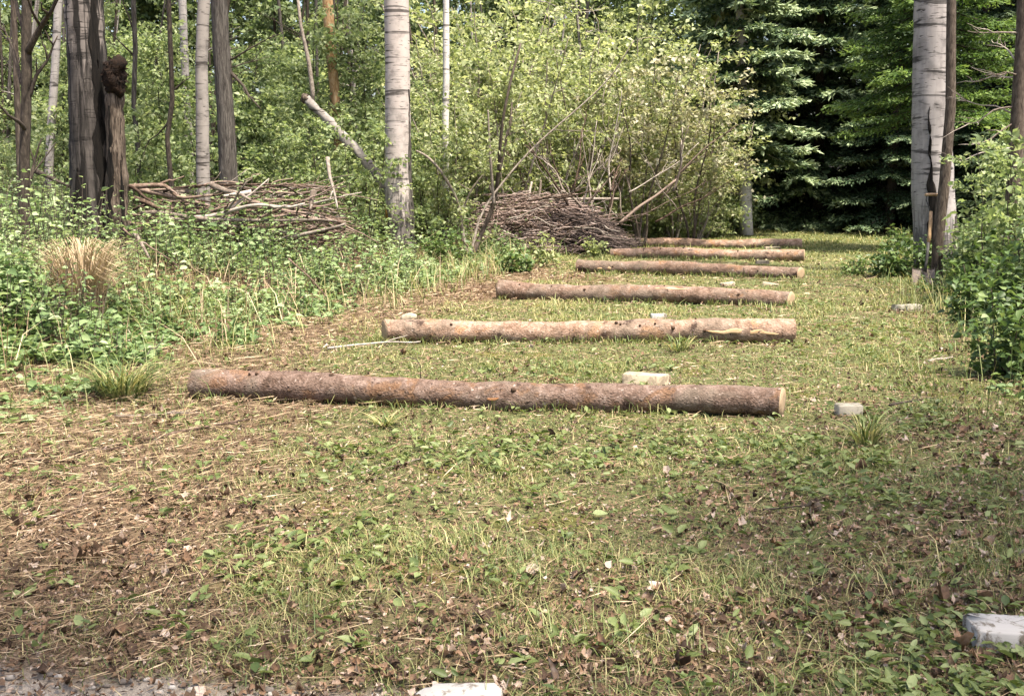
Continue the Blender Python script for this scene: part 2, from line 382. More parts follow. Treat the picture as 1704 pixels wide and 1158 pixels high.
def albedo(key, f, tint=(1, 1, 1)):
    for nd in M[key].node_tree.nodes:
        if nd.type == 'VALTORGB':
            for e in nd.color_ramp.elements:
                c = e.color
                if abs(c[0] - c[1]) + abs(c[1] - c[2]) > 1e-5: e.color = (c[0] * f * tint[0], c[1] * f * tint[1], c[2] * f * tint[2], 1)
for key, f in dict(bark_log=.72, bark_pale=.72, bark_tan=.72, peel=.6, peel_orange=.75, knot=.7, birch=.62, birch_far=.7, birch_grey=.6, aspen=.62, aspen_slim=.62, grey_bark=.8, brown_bark=.75, dark_bark=.8,
                   rot=.75, dead_pale=.55, litter=.75, straw=.8, herb=.8, lf_under=1.2, larch=.75, lf_bush=.9, char=.35, rot_dark=.35, lf_mid=1.12, dead_brown=.6, twig=.72, twig_dark=.8, lf_bloom=.75, pebble=.55, steel=.8, handle=.7, orange_bark=.8, needle=1.05, ground=.68).items():
    albedo(key, f)
# ------------------------------------------------------------------ world and sun
SUN_EL = R(67)
sdir = np.array([.50, -.50, 0.]); sdir /= np.linalg.norm(sdir); sdir = sdir * math.cos(SUN_EL); sdir[2] = math.sin(SUN_EL)
w = bpy.data.worlds.new('World'); S.world = w; w.use_nodes = True
bg = w.node_tree.nodes['Background']; sky = w.node_tree.nodes.new('ShaderNodeTexSky'); sky.sky_type = 'NISHITA'; sky.sun_disc = False
sky.sun_elevation = SUN_EL; sky.sun_rotation = math.atan2(sdir[0], sdir[1]); sky.air_density = 1.0; sky.dust_density = 5.0; sky.ozone_density = .3
w.node_tree.links.new(sky.outputs[0], bg.inputs['Color']); bg.inputs['Strength'].default_value = .15
sl = bpy.data.lights.new('sun', 'SUN'); sl.energy = 4.8; sl.angle = R(2.0); sl.color = (1, .92, .78)
so = bpy.data.objects.new('sun', sl); COL.objects.link(so); so.location = (0, 0, 30)
from mathutils import Vector
so.rotation_euler = Vector(-sdir).to_track_quat('-Z', 'Y').to_euler()
S.view_settings.view_transform = 'Standard'; S.view_settings.look = 'None'; S.view_settings.gamma = 1; S.view_settings.use_curve_mapping = False
S.view_settings.exposure = 1.55
S.render.filter_size = 1.9
S.cycles.max_bounces = 6; S.cycles.transmission_bounces = 4; S.cycles.diffuse_bounces = 4; S.cycles.glossy_bounces = 2
S.cycles.use_denoising = True
S.cycles.caustics_reflective = False; S.cycles.caustics_refractive = False

# ------------------------------------------------------------------ the ground
def litter_zone(x, y):
    """dry mown litter left of the nearest log and in the foreground"""
    a = sstep(-.6, -2.0, x) * sstep(9.2, 7.6, y)
    b = sstep(.3, -.8, x - edgeL(y) - 1.2) * sstep(7.5, 9, y) * sstep(20, 17, y)
    return np.clip(np.maximum(a * .95, b * .92), 0, 1)
def soil_zone(x, y):                                # turned brown soil by the left ends of the far logs
    def blob(cx, cy, rx, ry): return np.exp(-(((x - cx) / rx) ** 2 + ((y - cy) / ry) ** 2))
    c1 = PG(780, 486); c2 = PG(960, 462); c3 = PG(1450, 655)
    n = fbm2(x, y, 1.6, 21)
    f = np.maximum(blob(c1[0] + .15, c1[1], 1.0, 1.3), blob(c2[0], c2[1], .9, 1.1))
    return np.clip(f * 1.5 - .45 + (n - .5) * .9, 0, 1) * (f > .12)
def sand_zone(x, y):
    n = fbm2(x, y, 2.2, 31)
    lim = 3.18 + .10 * np.sin(x * 2.1) - .10 * sstep(-1.3, -.3, x) + (n - .5) * .25
    return sstep(.1, -.12, y - lim) * sstep(.15, -.2, x + .2)

def axis(lo, hi, parts):
    out = [lo]
    for a, b, s in parts:
        out += list(np.arange(a, b, s))
    return np.unique(np.round(np.array(out + [hi]), 4))
ys = axis(-400, 600, [(-60, 0, 12), (0, 2, .4), (2, 8, .07), (8, 16, .13), (16, 34, .35), (34, 80, 3), (80, 600, 90)])
xs = axis(-500, 500, [(-400, -40, 60), (-40, -12, 3), (-12, -5, .3), (-5, 5, .1), (5, 12, .3), (12, 40, 3), (40, 400, 60)])
X, Y = np.meshgrid(xs, ys); Z = hgt(X, Y)
near = sstep(9, 4, Y) * sstep(0, 2, Y)
Z = Z + .012 * (vn(np.stack([X * 9, Y * 9, X * 0], -1), 77) - .5) * near
g = MB(); ny, nx = X.shape
i = np.arange(ny - 1)[:, None] * nx + np.arange(nx - 1)[None]
g.add(np.stack([X, Y, Z], -1), [np.stack([i, i + 1, i + nx + 1, i + nx], -1).reshape(-1, 4)])
go = g.build('ground', M['ground']); tag(go, 'forest clearing floor of mown weeds, moss and dry litter', 'ground', kind='structure')
x, y = X.ravel(), Y.ravel()
forest = np.maximum(sstep(.3, 2.5, edgeL(y) - x), sstep(.3, 2, x - edgeR(y)))
green = np.clip(.72 - .65 * litter_zone(x, y) - .35 * forest - .25 * sstep(5.5, 3.4, y), 0, 1)
zc = np.stack([np.maximum(soil_zone(x, y), forest * .25), green, sand_zone(x, y), np.ones_like(x)], -1)
a = go.data.attributes.new('zone', 'FLOAT_COLOR', 'POINT'); a.data.foreach_set('color', zc.astype(np.float32).ravel())

# ------------------------------------------------------------------ scatter helpers
def scatter(n, d0, d1, power=1.0, margin=.8):
    """points on the ground inside the view wedge; density per square metre falls with distance ** -power"""
    u = rng.random(n * 3)
    gd = np.linspace(d0, d1, 400); wgt = (gd * .94 + 2 * margin) * gd ** (-power); cdf = np.cumsum(wgt); cdf /= cdf[-1]
    y = np.interp(u[:n], cdf, gd)
    x = (rng.random(n) * 2 - 1) * (y * .47 + margin)
    return x, y
LOGS = []   # filled below: (p0, p1, r0, r1)
def log_clear(x, y, extra=.0):
    ok = np.ones(len(x), bool)
    for p0, p1, r0, r1 in LOGS:
        d = np.array(p1[:2]) - np.array(p0[:2]); L2 = d @ d
        t = np.clip(((x - p0[0]) * d[0] + (y - p0[1]) * d[1]) / L2, 0, 1)
        dist = np.hypot(x - p0[0] - t * d[0], y - p0[1] - t * d[1])
        ok &= dist > (r0 + (r1 - r0) * t) * .75 + extra
    return ok
def rdir(n, up=0.0, sd=1.0):
    a = rng.random(n) * 2 * np.pi
    return np.stack([np.cos(a) * sd, np.sin(a) * sd, np.full(n, up) if np.isscalar(up) else up], -1)
def rnorm(n, flat=1.0):
    v = rng.normal(size=(n, 3)); v[:, 2] = np.abs(v[:, 2]) + flat; return v / np.linalg.norm(v, axis=1)[:, None]

# ------------------------------------------------------------------ the six logs
LOGSPEC = [  # left px,(top,bottom), right px,(top,bottom), sag, label
    (321, 613, 664, 1303, 646, 697, .035, 'nearest and longest pine log, orange peeled patches, grass against its front'),
    (640, 533, 571, 1322, 529, 572, .02, 'second log from the camera, brightest left end and a peeled strip at right'),
    (829, 468, 500, 1318, 483, 513, -.02, 'third log from the camera, beside brown soil at its left end'),
    (962, 430, 455, 1334, 445, 466, .01, 'fourth log from the camera, right end angled nearer with pale orange cut'),
    (1017, 415, 431, 1339, 418, 437, -.01, 'fifth log from the camera, dark right end, between two close logs'),
    (1065, 400, 414, 1335, 401, 416, .01, 'farthest log, pale slanted left end beside the middle brush pile'),
]
for li, (lx, lt, lb, rx, rt, rb, sag, lab) in enumerate(LOGSPEC):
    a0 = PG(lx, lb - 2); a1 = PG(rx, rb - 2)
    r0 = W(lb - lt, a0[1]) * .5 * .97; r1 = W(rb - rt, a1[1]) * .5 * .97; r0, r1 = (r0, r1) if li < 4 else (r0 * 1.13, r1 * 1.13)
    a0[2] = H(a0[0], a0[1]) + r0 - .015; a1[2] = H(a1[0], a1[1]) + r1 - .015
    a0[1] += r0 * .6; a1[1] += r1 * .6
    LOGS.append((a0, a1, r0, r1))
    mid = (a0 + a1) / 2; org = (mid[0], mid[1], H(mid[0], mid[1]))
    root = thing('log', org, lab, 'log', 'pine logs laid across the clearing')
    n = 150; t = np.linspace(0, 1, n)
    lat = np.cross(a1 - a0, [0, 0, 1]); lat /= np.linalg.norm(lat)
    def centre(t):
        t = np.asarray(t, float)
        return a0 + (a1 - a0) * t[..., None] + lat * (sag * np.sin(t * np.pi) + .028 * np.sin(t * 7 + li * 2))[..., None] + np.array([0, 0, 1]) * (.016 * np.sin(t * 8.3 + li * 1.3))[..., None]
    def radius(t):
        t = np.asarray(t, float)
        return (r0 + (r1 - r0) * t) * (1 + .05 * np.sin(t * 13 + li) + .035 * np.sin(t * 37 + li * 3) + .06 * np.exp(-((t - .3 - .08 * li) / .02) ** 2))
    b = MB(); b.tube(centre(t), radius(t), 44, caps=False, rough=.085, rs=9, seed=li)
    SL_ = [(0, .24), (.34, .10), (0, .38), (0, .46), (.1, .05), (.7, .1)][li]
    axs = (a1 - a0) / np.linalg.norm(a1 - a0); frn = lat * (-1 if lat[1] > 0 else 1)
    def shear(P_):
        P_ = np.asarray(P_, float); tt_ = (P_ - a0) @ axs / np.linalg.norm(a1 - a0); cc_ = centre(np.clip(tt_, 0, 1)); q_ = (P_ - cc_) @ frn
        return P_ + axs * (q_ * (SL_[0] * np.clip(1 - tt_ / .12, 0, 1) - SL_[1] * np.clip(1 - (1 - tt_) / .12, 0, 1)))[..., None]
    b.v[0] = shear(b.v[0])
    bk = b.build('bark', M[('bark_log', 'bark_pale', 'bark_tan', 'bark_tan', 'bark_pale', 'bark_pale')[li]], root)
    ax = (a1 - a0) / np.linalg.norm(a1 - a0)
    for e, tt in ((-1, 0.0), (1, 1.0)):
        c = MB(); sl_ = .35 if (li == 5 and e < 0) else .12
        th = np.linspace(0, 2 * np.pi, 44, endpoint=False)
        up = np.cross(lat, ax) * -1
        up = np.array([0, 0, 1.]) - ax * ax[2]; up /= np.linalg.norm(up)
        cc = centre(np.array(tt)); rr = float(radius(np.array(tt)))
        vs = [cc + ax * e * (.014 + (.03 if li == 5 and e < 0 else 0))]
        for q in (.5, .88, 1.02):
            for k_ in th:
                off = ax * e * (.012 if q < 1 else -.004)
                vs.append(cc + off + (lat * np.cos(k_) + up * np.sin(k_)) * rr * q * (1 + .02 * math.sin(3 * k_ + li)))
        fs3 = np.array([[0, 1 + j, 1 + (j + 1) % 44] for j in range(44)])
        fs4 = np.array([[1 + r_ * 44 + j, 1 + (r_ + 1) * 44 + j, 1 + (r_ + 1) * 44 + (j + 1) % 44, 1 + r_ * 44 + (j + 1) % 44] for r_ in range(2) for j in range(44)])
        c.add(shear(np.array(vs)), [fs3, fs4]); c.build('cut_end', M['cut'], root, smooth=False)
    for q in range(9 if li < 3 else 6):
        tt = .06 + .88 * random.random(); an = R(random.uniform(-20, 130))
        rr = float(radius(np.array(tt))); up = np.array([0, 0, 1.])
        dr_ = -abs(1) * np.array([lat[0], lat[1], 0]) if lat[1] > 0 else np.array([lat[0], lat[1], 0])
        dv = dr_ * math.cos(an) + up * math.sin(an); c0 = centre(np.array(tt)) + dv * rr * .95
        kn = MB(); s_ = random.uniform(.006, .013)
        kn.tube([c0, c0 + dv * .012, c0 + dv * .018, c0 + dv * .021], [s_ * 1.7, s_ * 1.15, s_, s_ * .6], 9, rough=.2, rs=60, seed=q)
        kn.build('knot', M['knot'], root)
    # peeled strips where the bark has come off (a bare streak of wood just proud of the bark)
    strips = {0: [(.525, .545, 8, .3)], 1: [(.78, .96, 2, .36)],
              2: [(.55, .66, 48, .22)], 3: [(.10, .125, 0, .35), (.15, .17, 0, .35), (.62, .64, -10, .3)], 4: [(.20, .22, 5, .35), (.39, .41, 10, .3)], 5: [(.5, .53, 0, .25)]}[li]
    for (t0, t1, deg, wd) in strips:
        st = MB(); nn = 22; tt = np.linspace(t0, t1, nn); m_ = 7
        dr_ = np.array([lat[0], lat[1], 0]) * (-1 if lat[1] > 0 else 1)
        vs = []
        for q_, tq in enumerate(tt):
            u = q_ / (nn - 1); ww = wd * math.sqrt(max(0, 1 - (2 * u - 1) ** 2)) * (.65 + .7 * float(vn(np.array([tq * 70, deg, li]), 5)))
            for j in range(m_):
                an = R(deg) + ww * (j / (m_ - 1) - .5) * 1.1 + .22 * (float(vn(np.array([tq * 45, deg + 3., li]), 6)) - .5)
                rr = float(radius(np.array(tq))) * (1.035 if 0 < j < m_ - 1 else .98)
                vs.append(centre(np.array(tq)) + (dr_ * math.cos(an) + np.array([0, 0, 1.]) * math.sin(an)) * rr)
        i_ = np.arange(nn - 1)[:, None] * m_ + np.arange(m_ - 1)[None]
        st.add(shear(np.array(vs)), [np.stack([i_, i_ + 1, i_ + m_ + 1, i_ + m_], -1).reshape(-1, 4)])
        st.build('peeled_strip', M['peel'] if li else M['peel_orange'], root)

# ------------------------------------------------------------------ timber blocks and offcuts
def bevel_box(mb, c, sx, sy, sz, rz, bev=.006, tilt=0.0, jit=.009, seed=0, corner=None):
    r_ = random.Random(seed); ca, sa = math.cos(rz), math.sin(rz)
    pr = []
    if corner:
        k = 5
        for (qx, qy, a0_) in ((1, 1, 0), (-1, 1, 90), (-1, -1, 180), (1, -1, 270)):
            for t in range(k):
                an = R(a0_ + 90 * t / (k - 1)); pr.append((qx * (sx / 2 - corner) + corner * math.cos(an), qy * (sy / 2 - corner) + corner * math.sin(an)))
    else:
        for qx, qy in ((1, 1), (-1, 1), (-1, -1), (1, -1)):
            b = bev
            p1, p2 = ((qx * (sx / 2), qy * (sy / 2 - b)), (qx * (sx / 2 - b), qy * (sy / 2)))
            pr += [p1, p2] if qx * qy > 0 else [p2, p1]
    m = len(pr); vs = []
    js = [(r_.uniform(-jit, jit), r_.uniform(-jit, jit)) for _ in pr]
    for z, ins in ((0, 0), (sz - bev, 0), (sz, bev)):
        for (px_, py_), (jx, jy) in zip(pr, js):
            x_, y_ = px_ * (1 - 2 * ins / sx) + jx, py_ * (1 - 2 * ins / sy) + jy
            z_ = z + x_ * math.tan(tilt) if z > 0 else z
            vs.append((c[0] + x_ * ca - y_ * sa, c[1] + x_ * sa + y_ * ca, c[2] + z_))
    fs = [np.array([[r0_ * m + j, r0_ * m + (j + 1) % m, (r0_ + 1) * m + (j + 1) % m, (r0_ + 1) * m + j] for r0_ in range(2) for j in range(m)])]
    vs.append((c[0], c[1], c[2] + sz)); top = len(vs) - 1
    fs.append(np.array([[2 * m + j, 2 * m + (j + 1) % m, top] for j in range(m)]))
    mb.add(np.array(vs), fs); return mb
def block(px, py, wpx, hpx, depth, rz, mat, label, name='timber_block', tilt=0, end=None, seed=0, corner=None, cat='block', lift=0):
    p = PG(px, py); d = p[1]; sx, sz = W(wpx, d), W(hpx, d); z0 = H(p[0], p[1] + depth / 2) - .012 + lift
    c = (p[0], p[1] + depth / 2, z0)
    root = thing(name, c, label, cat, None)
    bevel_box(MB(), c, sx, depth, sz, rz, tilt=tilt, seed=seed, corner=corner).build('body', mat, root, smooth=False)
    if end:
        ca, sa = math.cos(rz), math.sin(rz); h = sx / 2 + .003
        e = MB(); q = depth / 2 - .012
        e.add([(c[0] + h * ca - s_ * q * sa, c[1] + h * sa + s_ * q * ca, c[2] + zz) for s_, zz in ((-1, .012), (1, .012), (1, sz - .014), (-1, sz - .014))] +
              [(c[0] + (h + .003) * ca, c[1] + (h + .003) * sa, c[2] + sz / 2)], [np.array([[0, 1, 4], [1, 2, 4], [2, 3, 4], [3, 0, 4]])])
        e.build('end_grain', end, root, smooth=False)
    return root
block(1078, 640, 76, 24, .12, R(-14), M['sawn'], 'pale squared timber block lying just behind the nearest log', end=M['endgrain'], seed=1, lift=-.012)
block(1415, 692, 42, 26, .10, R(3), M['sawn_grey'], 'small greyish timber block in weeds right of the nearest log', seed=2, lift=-.02)
block(1097, 530, 24, 9, .07, R(5), M['white'], 'little white wood offcut behind the second log near its middle', 'wood_offcut', seed=3, cat='offcut')
block(1512, 518, 48, 13, .12, R(16), M['sawn_grey'], 'flat timber block with bright white end near the right bushes', end=M['white'], seed=4)
block(1212, 477, 22, 7, .10, R(8), M['sawn'], 'left of the two flat offcuts between third and fourth logs', 'wood_offcut', tilt=.12, seed=5, cat='offcut')
block(1284, 476, 26, 6, .10, R(-12), M['sawn'], 'right of the two flat offcuts, near the fourth log end', 'wood_offcut', tilt=-.1, seed=6, cat='offcut')
block(1287, 418, 26, 6, .10, R(4), M['sawn'], 'thin pale offcut between the fifth and farthest logs', 'wood_offcut', seed=7, cat='offcut', lift=.03)
block(1270, 441, 22, 6, .10, R(4), M['sawn'], 'thin pale offcut between the fourth and fifth logs', 'wood_offcut', seed=8, cat='offcut', lift=.03)
block(1694, 1086, 128, 44, .16, R(-4), M['white'], 'chipped white slab with rounded corner at the lower right', 'white_slab', seed=9, corner=.025, cat='slab', tilt=-.04, lift=-.012)
block(762, 1200, 150, 40, .13, R(8), M['white'], 'dirty white slab with rounded end at the bottom edge', 'white_slab', seed=10, corner=.06, cat='slab')
# rounded wood chunk behind log two
p = PG(680, 534); z0 = H(p[0], p[1]); rt_ = thing('wood_chunk', (p[0], p[1], z0), 'pale rounded wood chunk behind the left end of the second log', 'wood chunk')
c = MB(); tt = np.linspace(-1, 1, 9)
c.tube(np.stack([p[0] + tt * W(13, p[1]), np.full(9, p[1] + .05), np.full(9, z0 + .038) + .012 * tt], -1), .052 * np.sqrt(np.clip(1.02 - tt ** 2 * .75, .05, 1)), 14, rough=.25, rs=25)
c.build('body', M['sawn'], rt_)

# ------------------------------------------------------------------ trees
def noisy_path(p0, p1, n, amp, seed, freq=3):
    t = np.linspace(0, 1, n)[:, None]; p0 = np.asarray(p0, float); p1 = np.asarray(p1, float)
    q = np.concatenate([t * freq, t * 0 + seed * 1.7, t * 0], 1)
    off = np.stack([vn(q, seed) - .5, vn(q, seed + 11) - .5, vn(q, seed + 23) - .5], -1)
    return p0 + (p1 - p0) * t + off * amp * np.sin(np.clip(t, 0, 1) * np.pi) ** .5

class Trunk:
    def __init__(s, pix, d, top=11.0, rtop=.35, flare=.5, d_top=None):
        """pix: (px, py, width px) from top of the frame down to the lowest visible point"""
        pts = [(*PD(a, b, d), W(c, d) / 2) for a, b, c in pix]
        pts = sorted(pts, key=lambda q: q[2])
        lo = pts[0]; nx = pts[1]
        sl = ((nx[0] - lo[0]) / (nx[2] - lo[2]))
        gz = H(lo[0], d) - .08
        if lo[2] > gz + .02: pts = [(lo[0] - sl * (lo[2] - gz) * .6, lo[1], gz, lo[3] * 1.02)] + pts
        hi = pts[-1]; sl = (hi[0] - pts[-2][0]) / (hi[2] - pts[-2][2])
        if top > hi[2] + .3: pts.append((hi[0] + sl * (top - hi[2]) * .7, hi[1], top, hi[3] * rtop))
        a = np.array(pts); s.z0 = a[0, 2]; s.z1 = a[-1, 2]; s.a = a; s.flare = flare; s.d = d
        s.base = (a[0, 0], a[0, 1], H(a[0, 0], a[0, 1]))
    def c(s, z): return np.stack([np.interp(z, s.a[:, 2], s.a[:, 0]), np.interp(z, s.a[:, 2], s.a[:, 1]), np.asarray(z, float)], -1)
    def r(s, z): return np.interp(z, s.a[:, 2], s.a[:, 3]) * (1 + s.flare * np.exp(-(np.asarray(z) - s.z0) / .22))
    def mb(s, seg=22, rough=.06, rs=5, seed=0, dz=.1):
        n = int(min(120, max(14, (s.z1 - s.z0) / dz))); z = s.z0 + (s.z1 - s.z0) * np.linspace(0, 1, n) ** 1.25
        wob = np.stack([.02 * (vn(np.stack([z * .9, z * 0, z * 0 + seed], -1), seed) - .5), z * 0, z * 0], -1)
        m = MB(); m.tube(s.c(z) + wob, s.r(z), seg, rough=rough, rs=rs, seed=seed); return m
    def strip(s, z0, z1, a0, a1, prou=.012, seed=0, taper=1.0):
        """ragged plate on the surface between angles (degrees; -90 faces the camera, 0 right)"""
        n, m = 34, 9; vs = []
        for q, z in enumerate(np.linspace(z0, z1, n)):
            u = q / (n - 1); j1 = (float(vn(np.array([z * 5, 1., seed]), seed)) - .5); j2 = (float(vn(np.array([z * 6, 9., seed]), seed)) - .5)
            mid = (a0 + a1) / 2; hw = (a1 - a0) / 2 * (1 - taper * u) * min(1, u * 4 + .25) * min(1, (1 - u) * 3 + .02) * (.65 + .7 * float(vn(np.array([z * 9, 4., seed]), seed)))
            for k in range(m):
                an = R(mid + hw * (2 * k / (m - 1) - 1) + (j1 * 14 if k < m / 2 else j2 * 14))
                rr = float(s.r(z)) + (prou if 0 < k < m - 1 else -.012) + .012 * (float(vn(np.array([z * 14, k * 2., seed]), seed)) - .5)
                cc = s.c(np.array(z)); vs.append(cc + np.array([math.cos(an), math.sin(an), 0]) * rr)
        i_ = np.arange(n - 1)[:, None] * m + np.arange(m - 1)[None]
        return MB().add(np.array(vs), [np.stack([i_, i_ + 1, i_ + m + 1, i_ + m], -1).reshape(-1, 4)])

def branch_mb(mb, p0, p1, r0, seed, twigs=3, droop=.0, amp=.25, seg=6):
    n = 9; L = np.linalg.norm(np.asarray(p1) - np.asarray(p0)); path = noisy_path(p0, p1, n, amp * L * .5, seed)
    path[:, 2] -= droop * np.linspace(0, 1, n) ** 2
    mb.tube(path, r0 * np.linspace(1, .25, n), seg, tint=random.random())
    r_ = random.Random(seed); ends = [path[-1]]
    for _ in range(twigs):
        k = r_.randint(2, n - 2); b = path[k]; dv = path[k + 1] - path[k]; dv = dv / (np.linalg.norm(dv) + 1e-9)
        v = dv + np.array([r_.uniform(-.8, .8), r_.uniform(-.8, .8), r_.uniform(-.3, .7)]); e = b + v * L * r_.uniform(.18, .4)
        mb.tube(noisy_path(b, e, 6, L * .06, seed + _ + 3), r0 * np.linspace(.45, .15, 6), max(4, seg - 1), tint=random.random()); ends.append(e)
    return ends

# crown leaf clouds, high above the picture, shared between trees
def crown_mb(seed, rx=1.9, rz=2.6, n=2600, L=.10):
    r_ = np.random.default_rng(seed); m = MB()
    nb = 46; cl = r_.normal(size=(nb, 3)); cl /= np.linalg.norm(cl, axis=1)[:, None]; cl *= (r_.random(nb) ** .45)[:, None] * np.array([rx, rx, rz])
    idx = r_.integers(0, nb, n); c = cl[idx] + r_.normal(size=(n, 3)) * np.array([.34, .34, .22])
    d = r_.normal(size=(n, 3)); d[:, 2] -= .5; nr = r_.normal(size=(n, 3)); nr[:, 2] = np.abs(nr[:, 2]) + .4
    m.leaves(c, d, nr, r_.uniform(.7, 1.3, n) * L, r_.uniform(.55, .8, n) * L, r_.random(n)); return m, cl
CROWN = []
for q in range(3):
    m_, cl_ = crown_mb(40 + q, n=(1500, 1700, 1300)[q]); CROWN.append((m_.mesh('crown', M['lf_mid']), cl_))

def tree(name, tr, mat, label, group=None, seed=0, seg=22, rough=.06, rs=5, crown=True, cz=None, cs=1.0, cat='tree', limbs=True, stem='trunk'):
    root = thing(name, tr.base, label, cat, group)
    t = tr.mb(seg, rough, rs, seed).build(stem, mat, root)
    if crown:
        me, cl = CROWN[seed % 3]; o = bpy.data.objects.new('crown', me); COL.objects.link(o); o.parent = root
        top = tr.c(np.array(tr.z1 - .6)); b = np.array(tr.base); o.location = top - b; o.rotation_euler = (0, 0, seed * 1.3); o.scale = (cs, cs, cs)
        mb = MB()
        for q in range(9):
            z = tr.z1 - 2.6 + q * .28; p = tr.c(np.array(z)); an = q * 2.4 + seed
            branch_mb(mb, p, p + np.array([math.cos(an) * 1.5, math.sin(an) * 1.5, .9]) * cs, float(tr.r(z)) * .4 + .008, seed * 31 + q, 3, 0, .15, 5)
        mb.build('limbs', mat, root)
    return root, t

# --- the named trunks
T1 = Trunk([(139, -40, 56), (139, 0, 58), (146, 120, 62), (150, 250, 66), (155, 385, 74)], 15.0, 12, .5)
r1, _ = tree('aspen_tree', T1, M['aspen'], 'thick old aspen at left with black vertical cracks in pale bark', seed=1, rough=.09, rs=7, seg=30, cs=1.2)
T1.strip(.5, 4.6, -62, -22, .02, 4, .25).build('charred_scar', M['char'], r1)
T1.strip(.1, 1.6, -150, -60, .014, 5, .8).build('charred_scar', M['char'], r1)
T1.strip(.3, 2.4, -15, 22, .03, 6, .35).build('torn_bark', M['rot'], r1)
TS = Trunk([(190, 150, 28), (192, 210, 30), (194, 300, 33), (194, 390, 36)], 14.8, 0, 1, .3)
rs_, _ = tree('dead_snag', TS, M['rot'], 'broken pale rotten snag with dark hollow top beside the thick aspen', seed=2, rough=.42, rs=8, crown=False, cat='snag')
c = MB(); p = PD(192, 128, 14.75)
vv = rng.normal(size=(900, 3)); vv /= np.linalg.norm(vv, axis=1)[:, None]
th = np.linspace(0, np.pi, 16); z_ = np.cos(th) * .24
c.tube(np.stack([p[0] + .02 * np.sin(th * 3), np.full(16, p[1]), p[2] - z_], -1), .125 * np.sin(th) ** .6 + .012, 18, rough=.55, rs=14, seed=9)
q_ = 90; cc_ = p + vv[:q_] * np.array([.11, .1, .2]); c.leaves(cc_, vv[:q_] + np.array([0, 0, -.4]), vv[100:100 + q_], .09, .03, .5)
c.build('rotten_top', M['rot_dark'], rs_)
TS.strip(.5, 2.4, -125, -85, .02, 21, .4).build('charred_scar', M['char'], rs_)
TS.strip(.3, 1.7, -60, -20, .02, 22, .6).build('charred_scar', M['char'], rs_)
T2 = Trunk([(46, -30, 15), (44, 120, 16), (40, 260, 17), (40, 370, 18)], 13, 9, .5, .3)
r2, _ = tree('dark_tree', T2, M['dark_bark'], 'slim dark tree with a forked upper stem at far left', seed=3, seg=12, cs=.7)
mb = MB()
for q, (a, b, c0, c1) in enumerate([(46, 90, 100, -30), (44, 170, 96, 60), (42, 150, 5, 40), (43, 220, 0, 175), (40, 330, 70, 230), (44, 60, 20, -30)]):
    mb = MB(); branch_mb(mb, PD(a, b, 13), PD(c0, c1, 13 + (q % 3 - 1) * .5), .03 if q else .045, 60 + q, 3, 0, .2); mb.build('branch', M['dark_bark'], r2)
T2b = Trunk([(20, -30, 9), (27, 160, 10), (36, 350, 11)], 14.2, 8, .5, .2)
tree('dark_tree', T2b, M['brown_bark'], 'thin leaning brown stem at the left picture edge', seed=4, seg=10, cs=.6)
T3 = Trunk([(98, -20, 13), (92, 110, 13), (82, 280, 14)], 23, 11, .6, .2)
tree('birch_tree', T3, M['birch_grey'], 'far thin white birch seen between the left dark stem and thick aspen', seed=5, seg=12, cs=.8)
T4 = Trunk([(279, -20, 8), (284, 100, 8), (287, 170, 8), (279, 230, 8), (287, 330, 9)], 18, 8, .5, .2)
r4, _ = tree('sapling_stem', T4, M['dark_bark'], 'thin crooked dark stem between the thick aspen and slim grey aspen', seed=6, seg=8, cs=.5)
mb = MB(); branch_mb(mb, PD(287, 150, 18), PD(318, 128, 18), .018, 3, 2); mb.build('branch', M['dark_bark'], r4); mb = MB(); branch_mb(mb, PD(281, 200, 18), PD(235, 260, 18.2), .016, 5, 2); mb.build('branch', M['dark_bark'], r4)
T5 = Trunk([(303, -20, 13), (307, 90, 13), (312, 200, 13)], 24, 11, .6, .2)
tree('birch_tree', T5, M['birch_grey'], 'background grey birch just left of the slim grey aspen', seed=7, seg=12, cs=.8)
T6 = Trunk([(340, -20, 19), (336, 110, 20), (337, 230, 21), (340, 352, 23)], 16, 11, .55, .25)
r6, _ = tree('aspen_tree', T6, M['aspen_slim'], 'slim pale grey aspen standing at the end of the left stick heap', seed=8, seg=18, cs=.9)
T7 = Trunk([(363, -20, 26), (370, 100, 27), (377, 210, 28), (382, 315, 31)], 18, 13, .6, .3)
r7, _ = tree('grey_tree', T7, M['grey_bark'], 'dark grey furrowed trunk right behind the slim pale aspen', seed=9, seg=22, rough=.1, rs=9)
mb = MB(); branch_mb(mb, PD(385, 122, 18), PD(434, 182, 17.6), .03, 21, 3, .0, .1); mb.build('dead_branch', M['dark_bark'], r7)
mb = MB(); branch_mb(mb, PD(384, 100, 18), PD(455, 60, 17.8), .018, 24, 4); mb.build('branch', M['dark_bark'], r7); mb = MB(); branch_mb(mb, PD(384, 112, 18), PD(450, 95, 18.4), .014, 25, 3); mb.build('branch', M['dark_bark'], r7)
T8 = Trunk([(222, -20, 8), (225, 80, 8), (222, 170, 8), (235, 330, 9)], 20, 8, .5, .2)
r8, _ = tree('sapling_stem', T8, M['grey_bark'], 'thin grey stem with dark twigs just right of the snag', seed=10, seg=8, cs=.5)
mb = MB(); branch_mb(mb, PD(222, 50, 20), PD(195, -20, 20), .02, 33, 3); mb.build('branch', M['dark_bark'], r8); mb = MB(); branch_mb(mb, PD(224, 95, 20), PD(175, 40, 19.7), .018, 34, 3); mb.build('branch', M['dark_bark'], r8)
T9 = Trunk([(544, -20, 17), (552, 90, 17), (560, 180, 15), (565, 285, 15)], 21.9, 13, .6, .2)
tree('pine_tree', T9, M['orange_bark'], 'orange barked pine trunk glowing behind the leaning broken trunk', seed=11, seg=14, rough=.1)
T10 = Trunk([(660, -20, 40), (660, 60, 40), (661, 160, 41), (662, 260, 43), (664, 350, 46)], 18.6, 13, .55, .2)
